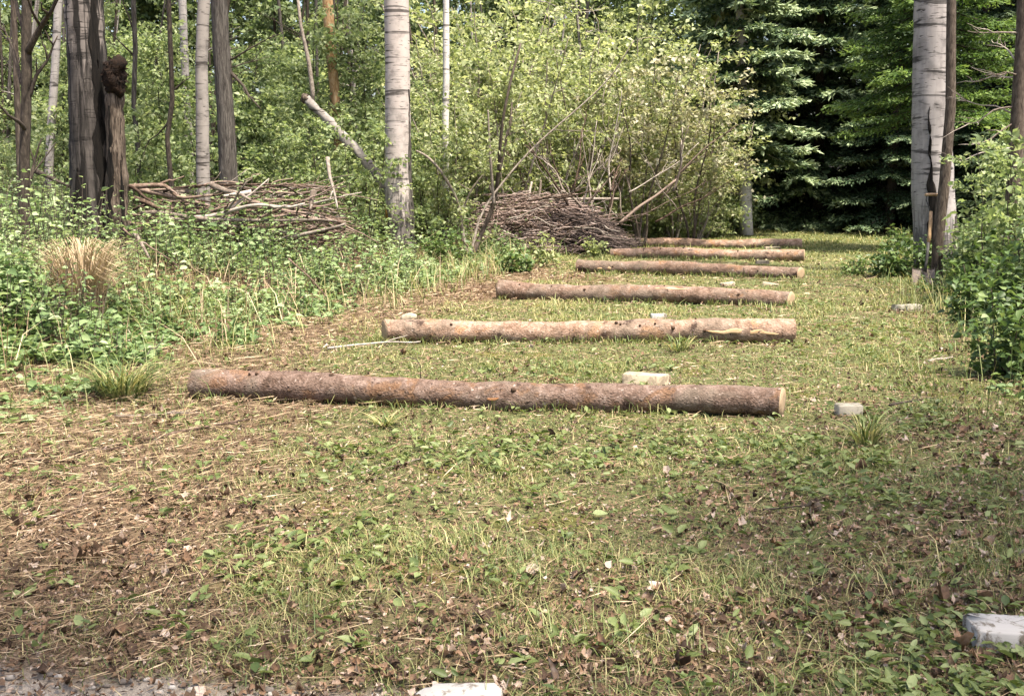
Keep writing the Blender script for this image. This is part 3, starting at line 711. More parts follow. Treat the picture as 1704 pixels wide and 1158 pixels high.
r10, _ = tree('birch_tree', T10, M['birch'], 'white birch trunk in the middle left, dark scar down its right side', seed=12, seg=30, rough=.03)
T10.strip(.2, 2.9, -48, 4, .02, 14, .85).build('bark_scar', M['grey_bark'], r10)
T10.strip(.3, 1.0, -170, -125, .02, 15, .8).build('moss_patch', M['moss'], r10)
T11 = Trunk([(742, -20, 10), (743, 130, 11), (741, 270, 11)], 20.0, 11, .6, .1)
tree('birch_tree', T11, M['birch_far'], 'thin bright white birch right of the middle white birch', seed=13, seg=12, cs=.8)
# leaning broken trunk
root = thing('leaning_trunk', tuple(PD(648, 330, 19.1)[:2]) + (H(*PD(648, 330, 19.1)[:2]),), 'broken pale trunk leaning against the middle white birch', 'fallen trunk')
b = MB(); pth = [PD(x_, y_, d_) for x_, y_, d_ in ((655, 330, 19.0), (630, 296, 19.0), (595, 252, 19.1), (560, 216, 19.2), (535, 190, 19.3), (510, 165, 19.35))]
foot = pth[0].copy(); foot[2] = H(foot[0], foot[1]) - .05; foot[0] += .35
pth = np.array([foot] + pth); tt = np.linspace(0, 1, 40); ss = np.linspace(0, 1, len(pth))
pp = np.stack([np.interp(tt, ss, pth[:, k]) for k in range(3)], -1)
b.tube(pp, np.linspace(.088, .072, 40) * (1 + .12 * np.sin(np.arange(40) * .9)), 16, rough=.35, rs=12, seed=3); b.build('trunk', M['aspen_slim'], root)
b = MB(); q0 = PD(520, 176, 19.35); b.tube([q0, PD(520, 150, 19.35), PD(514, 105, 19.35), PD(500, 40, 19.35), PD(494, -20, 19.35)], [.035, .04, .034, .028, .022], 8, rough=.1); b.build('snapped_stem', M['dead_pale'], root)
b = MB(); b.tube([PD(512, 168, 19.35), PD(507, 162, 19.37), PD(504, 157, 19.38)], [.078, .07, .02], 12, rough=.6, rs=20); b.build('broken_end', M['rot'], root)
# right-hand group
T14 = Trunk([(1553, -20, 58), (1551, 100, 60), (1549, 230, 62), (1553, 320, 68), (1556, 398, 68)], 16.6, 13, .55, .12)
r14, _ = tree('birch_tree', T14, M['birch_grey'], 'thick grey birch at right with black split and dark band', seed=15, seg=30, rough=.05, cs=.7)
T14.strip(.15, 2.5, -132, -98, .02, 16, .95).build('black_split', M['char'], r14)
T14.strip(.05, .9, -70, -10, .025, 19, .8).build('torn_bark', M['grey_bark'], r14)
T15 = Trunk([(1584, -20, 14), (1583, 60, 15), (1582, 180, 16), (1572, 300, 17), (1561, 402, 18), (1559, 462, 19)], 15.3, 9, .6, .15)
tree('grey_tree', T15, M['brown_bark'], 'slender grey brown trunk in front of the thick right birch', seed=16, seg=14, crown=False)
T16 = Trunk([(1704, -20, 20), (1700, 80, 21), (1693, 200, 23), (1687, 300, 25), (1684, 410, 27)], 13.5, 10, .6, .15)
r16, _ = tree('grey_tree', T16, M['brown_bark'], 'brown trunk at the right picture edge with pale dead twigs', seed=17, seg=16, rough=.1, crown=False)
for q, (a, b, c0, c1) in enumerate([(1700, 58, 1610, 52), (1694, 128, 1592, 132), (1694, 124, 1640, 118), (1692, 178, 1600, 205), (1690, 190, 1592, 168), (1688, 205, 1625, 235), (1686, 245, 1590, 270), (1690, 100, 1650, 60)]):
    mb = MB(); branch_mb(mb, PD(a, b, 13.5), PD(c0, c1, 13.5 + .5 * math.sin(q * 2)), .013, 80 + q, 4, .05 * (q % 2), .25, 5); mb.build('dead_branch', M['dead_pale'], r16)

dm_, cl_ = crown_mb(47, 2.5, 2.4, 5200, .11); DENSE = dm_.mesh('crown', M['lf_mid'])  # dense crown for unseen trees added to shade the foreground
for k, (x_, y_, cs_, lb) in enumerate([(.9, -.7, 1.0, 'unseen leafy tree added right behind the camera for its shade'), (5.2, .4, 1.0, 'nearest unseen tree added along the right for its shade'), (5.9, 2.4, .9, 'second unseen tree added along the right for its shade')]):
    t = Trunk([(852, -400, 20), (852, 300, 24)], 5, 10.5, .5, .2); t.a[:, 0] = x_; t.a[:, 1] = y_; t.a[:, 3] = np.linspace(.16, .06, len(t.a)); t.base = (x_, y_, H(x_, y_))
    r_, _ = tree('added_shade_tree', t, M['grey_bark'], lb, 'unseen trees added for shade', seed=k, seg=12, cs=cs_)
    for o in r_.children:
        if o.name.startswith('crown'): o.data = DENSE
# ------------------------------------------------------------------ leafy saplings and bushes (prototypes, then copies)
def sapling_proto(name, seed, height, spread, nb, leaf, lmat, smat, low=.15, multi=1, per=70, droop=.1, r0=.022, bend=.5):
    r_ = np.random.default_rng(seed); root = thing(name, (0, 0, 0)); wd = MB(); lf = MB()
    for st in range(multi):
        an = st * 2.4 + seed; lean = bend * (.35 + .65 * r_.random()) if multi > 1 else bend * .3
        top = np.array([math.cos(an) * lean * height * .5, math.sin(an) * lean * height * .5, height * r_.uniform(.8, 1.0)])
        n = 16; path = noisy_path((math.cos(an) * .06 * (multi > 1), math.sin(an) * .06 * (multi > 1), -.05), top, n, height * .10, seed * 7 + st)
        wd.tube(path, r0 * np.linspace(1, .2, n), 6)
        k = nb // multi
        for b in range(k):
            t = low + (1 - low) * (b + r_.random()) / k; fi = t * (n - 1); i0 = min(int(fi), n - 2); p = path[i0] + (path[i0 + 1] - path[i0]) * (fi - i0)
            a2 = r_.random() * 6.283; ln = spread * (1.0 - .55 * abs(t - .45)) * r_.uniform(.5, 1.1)
            e = p + np.array([math.cos(a2) * ln, math.sin(a2) * ln, ln * r_.uniform(.05, .7)])
            bp = noisy_path(p, e, 8, ln * .2, seed * 13 + b + st * 100); bp[:, 2] -= droop * ln * np.linspace(0, 1, 8) ** 2
            wd.tube(bp, r0 * .35 * (1 - .5 * t) * np.linspace(1, .25, 8), 4, caps=False)
            m = int(per * r_.uniform(.6, 1.4)); u = r_.random(m) ** .7 * 6.99; j = u.astype(int); base = bp[j] + (bp[j + 1] - bp[j]) * (u - j)[:, None]
            c = base + r_.normal(size=(m, 3)) * ln * np.array([.13, .13, .065])
            d = (e - p)[None] / ln * .6 + r_.normal(size=(m, 3)) * .8; d[:, 2] -= .35
            nr = r_.normal(size=(m, 3)) * .55; nr[:, 2] += 1
            tint = np.clip(.5 + .28 * r_.normal(size=m) + .2 * (r_.random() - .5), 0, 1)
            sz_ = r_.uniform(.45, 1.4, m) * leaf * r_.uniform(.75, 1.2); lf.leaves(c, d, nr, sz_, r_.uniform(.5, .75, m) * sz_, tint)
    wd.build('stem', smat, root); lf.build('foliage', lmat, root); return root

def side_d(px, d): return (px - CX) / F * (d * cp + .2)
PROTO = {}
def place(proto, px, d, sc, label, group, used=set()):
    x_ = side_d(px, d); z_ = H(x_, d); rz = random.random() * 6.28; tl = (random.uniform(-.08, .08), random.uniform(-.08, .08))
    if id(proto) not in used and False: pass
    if not proto.get('_used'):
        proto['_used'] = 1; proto.location = (x_, d, z_); proto.rotation_euler = (*tl, rz); proto.scale = (sc,) * 3
        proto['label'] = label; proto['group'] = group; return proto
    return copy_tree(proto, (x_, d, z_), rz, sc, tl, label, group)

sun_p = [sapling_proto('leafy_bush', 101 + q, (4.2, 3.4, 4.8)[q], (1.25, 1.15, 1.3)[q], 56, .112, M['lf_sun'], M['dead_pale'], .10, 4, 60, .15, .034, .75) for q in range(3)]
for o in sun_p: o['category'] = 'bush'
mid_p = [sapling_proto('leafy_sapling', 111 + q, (5.2, 4.4, 6.0)[q], (1.1, 1.2, 1.3)[q], 50, .112, M['lf_mid'], M['dark_bark'], .10, 1, 58, .15, .026, .3) for q in range(3)]
for o in mid_p: o['category'] = 'sapling'
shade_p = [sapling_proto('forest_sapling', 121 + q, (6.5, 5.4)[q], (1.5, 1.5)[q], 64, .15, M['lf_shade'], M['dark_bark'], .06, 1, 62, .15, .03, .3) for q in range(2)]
for o in shade_p: o['category'] = 'sapling'
bloom_p = [sapling_proto('flowering_bush', 131 + q, (3.9, 3.5)[q], (1.2, 1.1)[q], 48, .10, M['lf_bloom'], M['brown_bark'], .34, 3, 56, .25, .03, .6) for q in range(1)]
for o in bloom_p: o['category'] = 'bush'

# sunlit thicket behind the middle brush pile
SL = 'pale green leafy bush in the sunlit thicket behind the middle brush pile'
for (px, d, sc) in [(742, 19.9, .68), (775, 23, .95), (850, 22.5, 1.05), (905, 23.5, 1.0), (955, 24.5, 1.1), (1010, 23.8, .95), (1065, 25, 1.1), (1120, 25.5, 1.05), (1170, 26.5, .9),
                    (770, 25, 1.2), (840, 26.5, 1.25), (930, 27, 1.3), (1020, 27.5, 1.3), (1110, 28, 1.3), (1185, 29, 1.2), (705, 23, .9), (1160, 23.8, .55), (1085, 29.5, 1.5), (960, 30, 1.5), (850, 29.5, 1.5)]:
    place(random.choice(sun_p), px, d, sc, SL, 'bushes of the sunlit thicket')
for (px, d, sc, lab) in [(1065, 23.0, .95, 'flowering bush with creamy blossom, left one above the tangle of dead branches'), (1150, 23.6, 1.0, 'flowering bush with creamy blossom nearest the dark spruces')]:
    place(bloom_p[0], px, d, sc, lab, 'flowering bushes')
ML = 'mid green sapling in the forest left of the middle white birch'
for k in range(28):
    d = 22.2 + 15 * (k / 28) ** 1.1; px = random.uniform(-120, 640)
    place(random.choice(mid_p), px, d, random.uniform(.75, 1.15), ML, 'saplings of the left forest')
for (px, d, sc) in [(465, 20.5, .75), (420, 20.5, .8), (590, 22.5, .9), (610, 22, .75), (530, 22, .95), (690, 21, .6)]:
    place(random.choice(mid_p), px, d, sc, ML, 'saplings of the left forest')
low_p = [sapling_proto('leafy_sapling', 141 + q, (2.7, 2.2)[q], (.75, .7)[q], 34, .095, M['lf_mid'], M['dark_bark'], .08, 3, 46, .15, .014, .5) for q in range(2)]
for o in low_p: o['category'] = 'sapling'
for k, px in enumerate([-20, 30, 70, 215, 250, 300, 350, 410, 450, 500, 540, 590, 620, 695, 720]):
    place(low_p[k % 2], px + random.uniform(-12, 12), random.uniform(17.8, 20.5), random.uniform(.75, 1.15), 'low pale green sapling filling the gaps between the left trunks', 'low saplings between the left trunks')
for k, (px, d, sc, lb) in enumerate([(1662, 12.4, .72, 'loose fresh green sapling left of the right edge trunk'), (1702, 12.0, .85, 'fresh green sapling at the picture edge before the right edge trunk'), (1628, 13.6, .6, 'small loose sapling between the slender right trunk and right edge trunk')]):
    place(low_p[k % 2], px, d, sc, lb, 'loose saplings at right')
DL = 'tree with leaf colour darkened for shade closing the forest far behind the clearing'
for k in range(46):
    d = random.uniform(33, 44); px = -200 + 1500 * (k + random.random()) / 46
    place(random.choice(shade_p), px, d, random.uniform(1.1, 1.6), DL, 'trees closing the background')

# far-off wood that reads as one mass
n = 120000; m = MB(); xx = rng.uniform(-44, 44, n); yy = 46 + rng.random(n) * 10 + 4 * np.sin(xx * .3); zz = rng.random(n) ** .9 * 19
keep = fbm2(xx * 1.0, zz,   .45, 9) > .22; xx, yy, zz = xx[keep], yy[keep], zz[keep]; n = len(xx)
m.leaves(np.stack([xx, yy, zz], -1), rng.normal(size=(n, 3)) + [0, 0, -.4], rnorm(n, .5), rng.uniform(.2, .42, n), rng.uniform(.16, .3, n), rng.random(n))
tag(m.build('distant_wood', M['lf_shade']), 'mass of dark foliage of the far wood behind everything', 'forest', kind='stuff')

# thin stems standing in the left forest and the thicket
n_st = 0
for k in range(44):
    d = random.uniform(23, 37); px = random.uniform(-60, 620) if k < 34 else random.uniform(640, 1050); d = d if k < 34 else random.uniform(27, 34); tl = random.uniform(-40, 40); wpx = random.uniform(.035, .11) * F / d
    t = Trunk([(px + tl, -30, wpx * .9), (px + tl * .4, 120, wpx), (px, 290, wpx * 1.1)], d, random.uniform(8, 11), .5, .15)
    root = thing('forest_tree', t.base, 'slender bare-stemmed tree rising through the leaves of the background forest', 'tree', 'slender background trees')
    mb = t.mb(8, .06, 5, k, .3)
    for q in range(5):
        z = random.uniform(1.6, 6); p = t.c(np.array(z)); an = random.random() * 6.28
        branch_mb(mb, p, p + np.array([math.cos(an), math.sin(an), random.uniform(.1, .7)]) * random.uniform(.5, 1.3), .016, 300 + k * 9 + q, 3, 0, .2, 4)
    mb.build('trunk', random.choice([M['dark_bark'], M['grey_bark'], M['brown_bark'], M['aspen_slim']]), root)
    if k % 3: continue
    me, cl = CROWN[k % 3]; o = bpy.data.objects.new('crown', me); COL.objects.link(o); o.parent = root; o.location = t.c(np.array(t.z1 - .4)) - np.array(t.base); o.scale = (.8,) * 3

# ------------------------------------------------------------------ curved multi-stem willow by the brush pile
p = PG(782, 437); base = (p[0], p[1], H(p[0], p[1])); root = thing('willow_shrub', base, 'multi-stemmed bare willow shrub curving up left of the middle brush pile', 'shrub')
d0 = p[1]
for q, (path, r0) in enumerate([([(785, 430), (800, 390), (822, 345), (830, 290), (832, 230), (845, 150), (870, 60)], .045), ([(778, 430), (768, 380), (765, 345), (745, 300), (715, 262), (690, 250)], .04),
                                ([(790, 425), (765, 395), (750, 370)], .02), ([(822, 345), (815, 250), (812, 180)], .03), ([(830, 290), (850, 200), (852, 170)], .028), ([(782, 430), (800, 350), (880, 250), (1010, 140), (1060, 60)], .022),
                                ([(775, 430), (768, 410), (745, 440)], .02)]):
    b = MB(); pts = np.array([PD(a_, b_, d0 + .25 * math.sin(q + i_)) for i_, (a_, b_) in enumerate(path)]); tt = np.linspace(0, len(pts) - 1, 26)
    pp = np.stack([np.interp(tt, np.arange(len(pts)), pts[:, k]) for k in range(3)], -1)
    ker = np.ones(5) / 5; pp2 = np.stack([np.convolve(np.pad(pp[:, k], 2, 'edge'), ker, 'valid') for k in range(3)], -1)
    b.tube(pp2, r0 * np.linspace(1, .4, 26), 8, rough=.1, rs=9, seed=q); b.build('stem', M['dead_pale'] if q in (1, 3, 5) else M['brown_bark'], root)
lf = MB(); n = 2600; cx_ = rng.uniform(690, 900, n); cy_ = rng.uniform(20, 290, n) ; pts = np.array([PD(a_, b_, d0 + random.uniform(-.7, .8)) for a_, b_ in zip(cx_, cy_)])
keep = fbm2(cx_, cy_, .022, 91) > .52; pts = pts[keep]; n = len(pts)
lf.leaves(pts, rng.normal(size=(n, 3)) + [0, 0, -.3], rnorm(n, .6), rng.uniform(.05, .1, n), rng.uniform(.03, .055, n), rng.random(n)); lf.build('foliage', M['lf_sun'], root)

# ------------------------------------------------------------------ spruces and larch
def spruce_proto(name, seed, Ht, Rb, lmat, z_low=.5, step=.34, nb=7, sun_tip_tint=1.0, sag=.32, sprayL=.15, tmat=None):
    r_ = np.random.default_rng(seed); root = thing(name, (0, 0, 0)); wd = MB(); lf = MB()
    zz = np.linspace(-.1, Ht, 24); wd.tube(np.stack([zz * 0, zz * 0, zz], -1), .16 * (1 - zz / (Ht * 1.03)) + .01, 10, rough=.08)
    br = wd
    z = z_low
    while z < Ht - .3:
        Lb = Rb * (1 - z / Ht) ** .8
        for b in range(nb):
            an = b * 6.283 / nb + r_.random() * .8 + z * 3; L = Lb * r_.uniform(.7, 1.12); dirh = np.array([math.cos(an), math.sin(an), 0]); sdh = np.array([-math.sin(an), math.cos(an), 0])
            n = 10; t = np.linspace(0, 1, n); sg = sag * r_.uniform(.7, 1.3)
            bp = np.array([0, 0, z + r_.uniform(-.1, .1)]) + dirh * (t * L)[:, None] + np.array([0, 0, 1]) * (-sg * L * (t * 1.25 - .55 * t ** 3))[:, None]
            br.tube(bp, .022 * (1 - .8 * t) * (.4 + .6 * L / Rb), 4, caps=False)
            m = max(6, int(L / .062)); tw = np.linspace(.12, 1.0, m)
            for s_ in (-1, 1):
                bx = np.stack([np.interp(tw, t, bp[:, k]) for k in range(3)], -1); tl = (.20 + .26 * (1 - tw)) * L * .8 * r_.uniform(.7, 1.2, m)
                tl = np.minimum(tl, .55)
                tdv = dirh * .75 + sdh * s_ * .8; q = 6
                for k in range(q):
                    f = (k + r_.random(m) * .8) / q
                    c = bx + tdv * (tl * f)[:, None] + np.array([0, 0, -1]) * (tl * f ** 2 * .35)[:, None] + r_.normal(size=(m, 3)) * .018
                    d = tdv + r_.normal(size=(m, 3)) * .42 + np.array([0, 0, -.30]); nr = r_.normal(size=(m, 3)) * .45; nr[:, 2] += 1
                    tip = np.clip(.22 + .5 * f * tw + .22 * r_.normal(size=m) + .25 * (tw > .8), 0, 1) * sun_tip_tint  # paler towards bough tips, sunlight put into the needle tint
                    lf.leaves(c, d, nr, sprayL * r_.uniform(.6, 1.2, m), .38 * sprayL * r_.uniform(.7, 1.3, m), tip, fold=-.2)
        z += step * r_.uniform(.8, 1.25)
    wd.build('trunk', tmat or M['dark_bark'], root); lf.build('needles', lmat, root); return root
sp_m = spruce_proto('spruce_tree', 5, 11.5, 2.7, M['needle'],   .75, .78, 11, 1.3, .34, .22); sp_a = spruce_proto('spruce_tree', 7, 11.5, 2.5, M['needle'], 1.0, .62, 8); sp_b = spruce_proto('spruce_tree', 6, 13, 3.0, M['needle'], .9, .66, 8)
sp_c = spruce_proto('spruce_tree', 9, 12, 2.3, M['needle'], 2.5, .52, 9, 1.15, .36, .20, M['birch_far'])
for o in (sp_m, sp_a, sp_b, sp_c): o['category'] = 'tree'
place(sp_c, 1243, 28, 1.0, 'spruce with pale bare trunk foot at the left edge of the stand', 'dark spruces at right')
place(sp_m, 1362, 31.0, 1.0, 'spruce at the clearing end with bough tips coloured pale for sunlight and visible foot', 'dark spruces at right')
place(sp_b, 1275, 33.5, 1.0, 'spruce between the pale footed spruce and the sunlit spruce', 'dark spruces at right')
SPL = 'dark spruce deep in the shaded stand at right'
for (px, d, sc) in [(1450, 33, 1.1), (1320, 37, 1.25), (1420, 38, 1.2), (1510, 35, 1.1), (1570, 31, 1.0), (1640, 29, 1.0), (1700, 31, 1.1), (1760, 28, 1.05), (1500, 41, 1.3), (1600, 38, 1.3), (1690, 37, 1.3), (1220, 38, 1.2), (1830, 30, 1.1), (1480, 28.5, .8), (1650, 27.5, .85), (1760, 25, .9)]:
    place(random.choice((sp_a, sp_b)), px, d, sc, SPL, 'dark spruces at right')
la = spruce_proto('larch_tree', 8, 10, 2.5, M['larch'], 2.9, .36, 8, 1.0, .30, .11); la['category'] = 'tree'
place(la, 1556, 21.5, 1.0, 'bright green larch hanging feathery branches behind the thick right birch', None); la.pop('group', None) if 'group' in la else None

# ------------------------------------------------------------------ brush piles
def stick(name, p0, p1, r0, mat, label, group, seed, twigs=2, amp=.12, cat='branch', taper=.35):
    mid = (np.asarray(p0) + np.asarray(p1)) / 2; b = MB(); L = np.linalg.norm(np.asarray(p1) - np.asarray(p0))
    n = 14; path = noisy_path(p0, p1, n, amp * L * .6, seed); b.tube(path, r0 * np.linspace(1, taper, n), 7, tint=random.random(), rough=.12, rs=14, seed=seed)
    r_ = random.Random(seed)
    for q in range(twigs):
        k = r_.randint(4, n - 2); dv = path[k + 1] - path[k]; dv /= np.linalg.norm(dv) + 1e-9
        e = path[k] + (dv + np.array([r_.uniform(-.7, .7), r_.uniform(-.7, .7), r_.uniform(-.5, .6)])) * L * r_.uniform(.1, .28)
        b.tube(noisy_path(path[k], e, 6, L * .04, seed + q), r0 * np.linspace(.5, .2, 6), 5, tint=random.random())
    o = b.build(name, mat, origin=mid); return tag(o, label, cat, group)
LPL = 'weathered stick lying in the long brush heap between the left trunks'
for k in range(64):
    d = random.uniform(15.2, 17.4); u = random.random(); x0 = random.uniform(195, 420); ln = random.uniform(90, 260); y0 = 308 + 88 * (random.random() ** .8) + (x0 - 195) * .02
    y1 = y0 + ln * random.choice((random.uniform(-.1, .2), random.uniform(-.1, .2), random.uniform(-.45, .5)))
    y1 = min(402, max(310, y1)); x1 = min(575, x0 + ln)
    stick('brush_stick', PD(x0, y0, d), PD(x1, y1, d + random.uniform(-.5, .5)), random.uniform(.014, .042), M['dead_brown'] if random.random() < .8 else M['dead_pale'], LPL, 'sticks of the left brush heap', 500 + k, 3, .22)
for k, (x0, y0, x1, y1, r_, mt, lb) in enumerate([
    (350, 306, 418, 334, .045, 'dead_pale', 'pale forked limb on top of the left brush heap'),
    (418, 320, 372, 326, .04, 'dead_pale', 'short pale limb stub beside the forked limb on the left heap'),
    (235, 355, 560, 368, .035, 'dead_pale', 'longest straight pale pole across the left brush heap'),
    (430, 405, 575, 372, .04, 'dead_pale', 'greyish lichened limb at the right end of the left brush heap'),
    (522, 318, 516, 350, .05, 'dead_pale', 'upright split stub standing behind the left brush heap'),
    (545, 262, 562, 350, .03, 'dead_pale', 'thin pale dead stem standing below the leaning broken trunk'),
    (195, 300, 275, 345, .03, 'dead_brown', 'brown limb sloping down from the thick aspen onto the heap'),
    (60, 285, 118, 312, .04, 'dark_bark', 'dark fallen limb behind the slim dark tree'),
    (222, 385, 250, 432, .03, 'dead_pale', 'pale broken limb sticking up before the thick aspen'),
    (480, 430, 570, 525, .012, 'dead_brown', 'thin orange brown stick leaning in the weeds below the heap'),
    (205, 380, 330, 470, .012, 'dead_brown', 'thin dark stick leaning in front of the thick aspen')]):
    d = 15.0 if y1 < 420 else 12.6
    stick('brush_stick', PD(x0, y0, d), PD(x1, y1, d - .2), r_, M[mt], lb, 'sticks of the left brush heap', 700 + k, 1)
# inner mass of fine twigs in the left heap
def twig_mass(mb, n, fn, L, r0, sd):
    r_ = np.random.default_rng(sd)
    for k in range(n):
        c, dv = fn(r_); l = L * r_.uniform(.5, 1.4); q = noisy_path(c - dv * l / 2, c + dv * l / 2, 5, l * .22, sd + k)
        mb.tube(q, r0 * r_.uniform(.5, 1.3) * np.array([1, .9, .75, .6, .4]), 4, tint=r_.random(), caps=False)
def fn_left(r_):
    px = r_.uniform(200, 560); p = PD(px, 0, 16.6 + r_.uniform(-.8, .8)); g_ = H(p[0], p[1]); top = .85 * math.sin(math.pi * min(1, max(0, (px - 180) / 420))) ** .5
    return np.array([p[0], p[1], g_ + top * r_.random()]), np.array([1, r_.normal() * .3, r_.normal() * .22])
mb = MB(); twig_mass(mb, 420, fn_left, .8, .010, 900); tag(mb.build('brushwood', M['dead_brown']), 'tangle of fine dead twigs filling the long left heap', 'brushwood', kind='stuff')
pc = PG(888, 424); 
def fn_mid(r_):
    u = r_.normal(size=3); u /= np.linalg.norm(u); u[2] = abs(u[2]); rr = r_.random() ** .35
    x_ = pc[0] + .15 + u[0] * 1.6 * rr; y_ = pc[1] + .75 + u[1] * 1.0 * rr
    return np.array([x_, y_, H(x_, y_) + 1.15 * u[2] * rr + .02]), np.array([r_.normal(), r_.normal() * .6, r_.normal() * .25]) / 1.2
mb = MB(); twig_mass(mb, 2000, fn_mid, .55, .010, 3000); tag(mb.build('brush_pile', M['twig']), 'middle mound of pinkish brown cut brushwood beyond the logs', 'brush pile', kind='stuff')
def fn_dark(r_):
    x_ = pc[0] + 1.15 + r_.normal() * .28; y_ = pc[1] + .55 + r_.normal() * .3
    return np.array([x_, y_, H(x_, y_) + (.85 - .7 * max(0, x_ - pc[0] - .95)) * r_.random() ** .7]), np.array([1, r_.normal() * .5, r_.normal() * .25 - .2])
mb = MB(); twig_mass(mb, 520, fn_dark, .7, .010, 6000); tag(mb.build('brush_pile', M['twig_dark']), 'blackish twigs at the right end of the middle brush mound', 'brush pile', kind='stuff')
for k, (x0, y0, x1, y1, r_, mt, lb) in enumerate([
    (880, 334, 1030, 331, .034, 'dead_pale', 'pale straight pole lying on top of the middle brush mound'),
    (900, 340, 985, 338, .026, 'dead_pale', 'shorter pale pole just under the top pole of the mound'),
    (985, 378, 1062, 404, .022, 'dead_brown', 'brown pole sloping right off the middle mound towards the farthest log'),
    (845, 402, 925, 388, .022, 'dead_brown', 'brown pole across the lower left of the middle mound'),
    (1030, 372, 1128, 298, .032, 'dead_brown', 'thick bare limb slanting up just right of the middle mound'),
    (878, 336, 885, 303, .03, 'dead_pale', 'left upright stub behind the middle mound'),
    (897, 336, 900, 300, .03, 'dead_pale', 'right upright stub behind the middle mound')]):
    stick('brush_pole', PD(x0, y0, pc[1] + .6), PD(x1, y1, pc[1] + .8), r_, M[mt], lb, 'poles of the middle brush mound', 800 + k, 0, .05, taper=.7)
for k in range(22):
    x0 = random.uniform(800, 1010); y0 = random.uniform(345, 415) - 22 * math.cos((x0 - 905) / 70); ln = random.uniform(30, 110); an = random.uniform(-.7, .7); dd = pc[1] + random.uniform(-.35, .3)
    a_ = PD(x0, y0, dd); b_ = PD(x0 + ln * math.cos(an), y0 + ln * math.sin(an) * .8, dd + random.uniform(-.4, .2)); b_[2] = max(b_[2], H(b_[0], b_[1]) + .03)
    stick('brush_pole', a_, b_, random.uniform(.010, .022), M[random.choice(('dead_brown', 'dead_brown', 'dead_pale'))], 'crooked stick poking out of the middle brush mound', 'sticks poking out of the middle mound', 2000 + k, 3, .25)
TGL = 'bare grey dead branch in the tangle under the flowering bushes'
for k in range(34):
    x0 = random.uniform(905, 1130); y0 = random.uniform(300, 345); an = random.uniform(-60, 80); ln = random.uniform(60, 170)
    x1 = x0 + math.sin(R(an)) * ln; y1 = y0 - math.cos(R(an)) * ln * .95; d = random.uniform(21.2, 23.2)
    a_ = PD(x0, y0, d); a_[2] = max(H(a_[0], a_[1]) + .05, a_[2] - .5 * random.random())
    stick('dead_branch', a_, PD(x1, y1, d + random.uniform(-.5, .5)), random.uniform(.012, .03), M['dead_pale'] if random.random() < .6 else M['dead_brown'], TGL, 'dead branches of the tangle', 1000 + k, 4, .2)

# ------------------------------------------------------------------ the shovel
foot = PG(1536, 474); sd_ = foot[1]; sz_ = H(foot[0], sd_)
root = thing('shovel', (foot[0], sd_, sz_), 'scoop shovel with wooden T handle leaning by the slender right trunk', 'shovel')
k_ = lambda a_, b_, dd=0: PD(a_, b_, sd_ + dd)
b = MB(); b.tube([k_(1539, 324.5, .30), k_(1545, 324, .30), k_(1555, 324, .30), k_(1562, 324.5, .30)], [.017, .022, .022, .017], 10); b.build('grip', M['handle'], root)
b = MB()
b.tube([k_(1542, 325, .30), k_(1541.5, 334, .29), k_(1546, 345, .27), k_(1549, 356, .26)], [.008, .008, .009, .014], 8); b.build('yoke', M['iron'], root)
b = MB(); b.tube([k_(1549, 352, .26), k_(1548.5, 370, .22), k_(1547, 390, .18), k_(1545, 408, .14)], [.021, .027, .027, .025], 12); b.build('shaft', M['handle'], root)
b = MB(); b.tube([k_(1545, 404, .145), k_(1543, 425, .09), k_(1541, 440, .05), k_(1539, 452, .02)], [.022, .022, .020, .024], 10); b.build('socket', M['iron'], root)
b = MB(); vs = []; nu, nv = 12, 10
for j in range(nv):
    v = j / (nv - 1)
    for i_ in range(nu):
        u = i_ / (nu - 1) * 2 - 1; px_ = 1537 + u * (20 - 1.2 * (1 - v)) ; py_ = 448 + v * 28 - (1 - abs(u)) * 1.5 * (1 - v)
        dd = .12 * (1 - v) - .05 * abs(u) ** 2.2 - .02
        vs.append(k_(px_, py_ - abs(u) ** 4 * 2, dd))
vs = np.array(vs); bk2 = vs + np.array([0, .006, .002]); i_ = np.arange(nv - 1)[:, None] * nu + np.arange(nu - 1)[None]; q = np.stack([i_, i_ + 1, i_ + nu + 1, i_ + nu], -1).reshape(-1, 4)
edge = [j for j in range(nu)] + [j * nu + nu - 1 for j in range(1, nv)] + [(nv - 1) * nu + j for j in range(nu - 2, -1, -1)] + [j * nu for j in range(nv - 2, 0, -1)]
ee = np.array([[edge[a_], edge[(a_ + 1) % len(edge)], edge[(a_ + 1) % len(edge)] + nu * nv, edge[a_] + nu * nv] for a_ in range(len(edge))])
b.add(np.vstack([vs, bk2]), [q, q[:, ::-1] + nu * nv, ee]); b.build('blade', M['steel'], root)

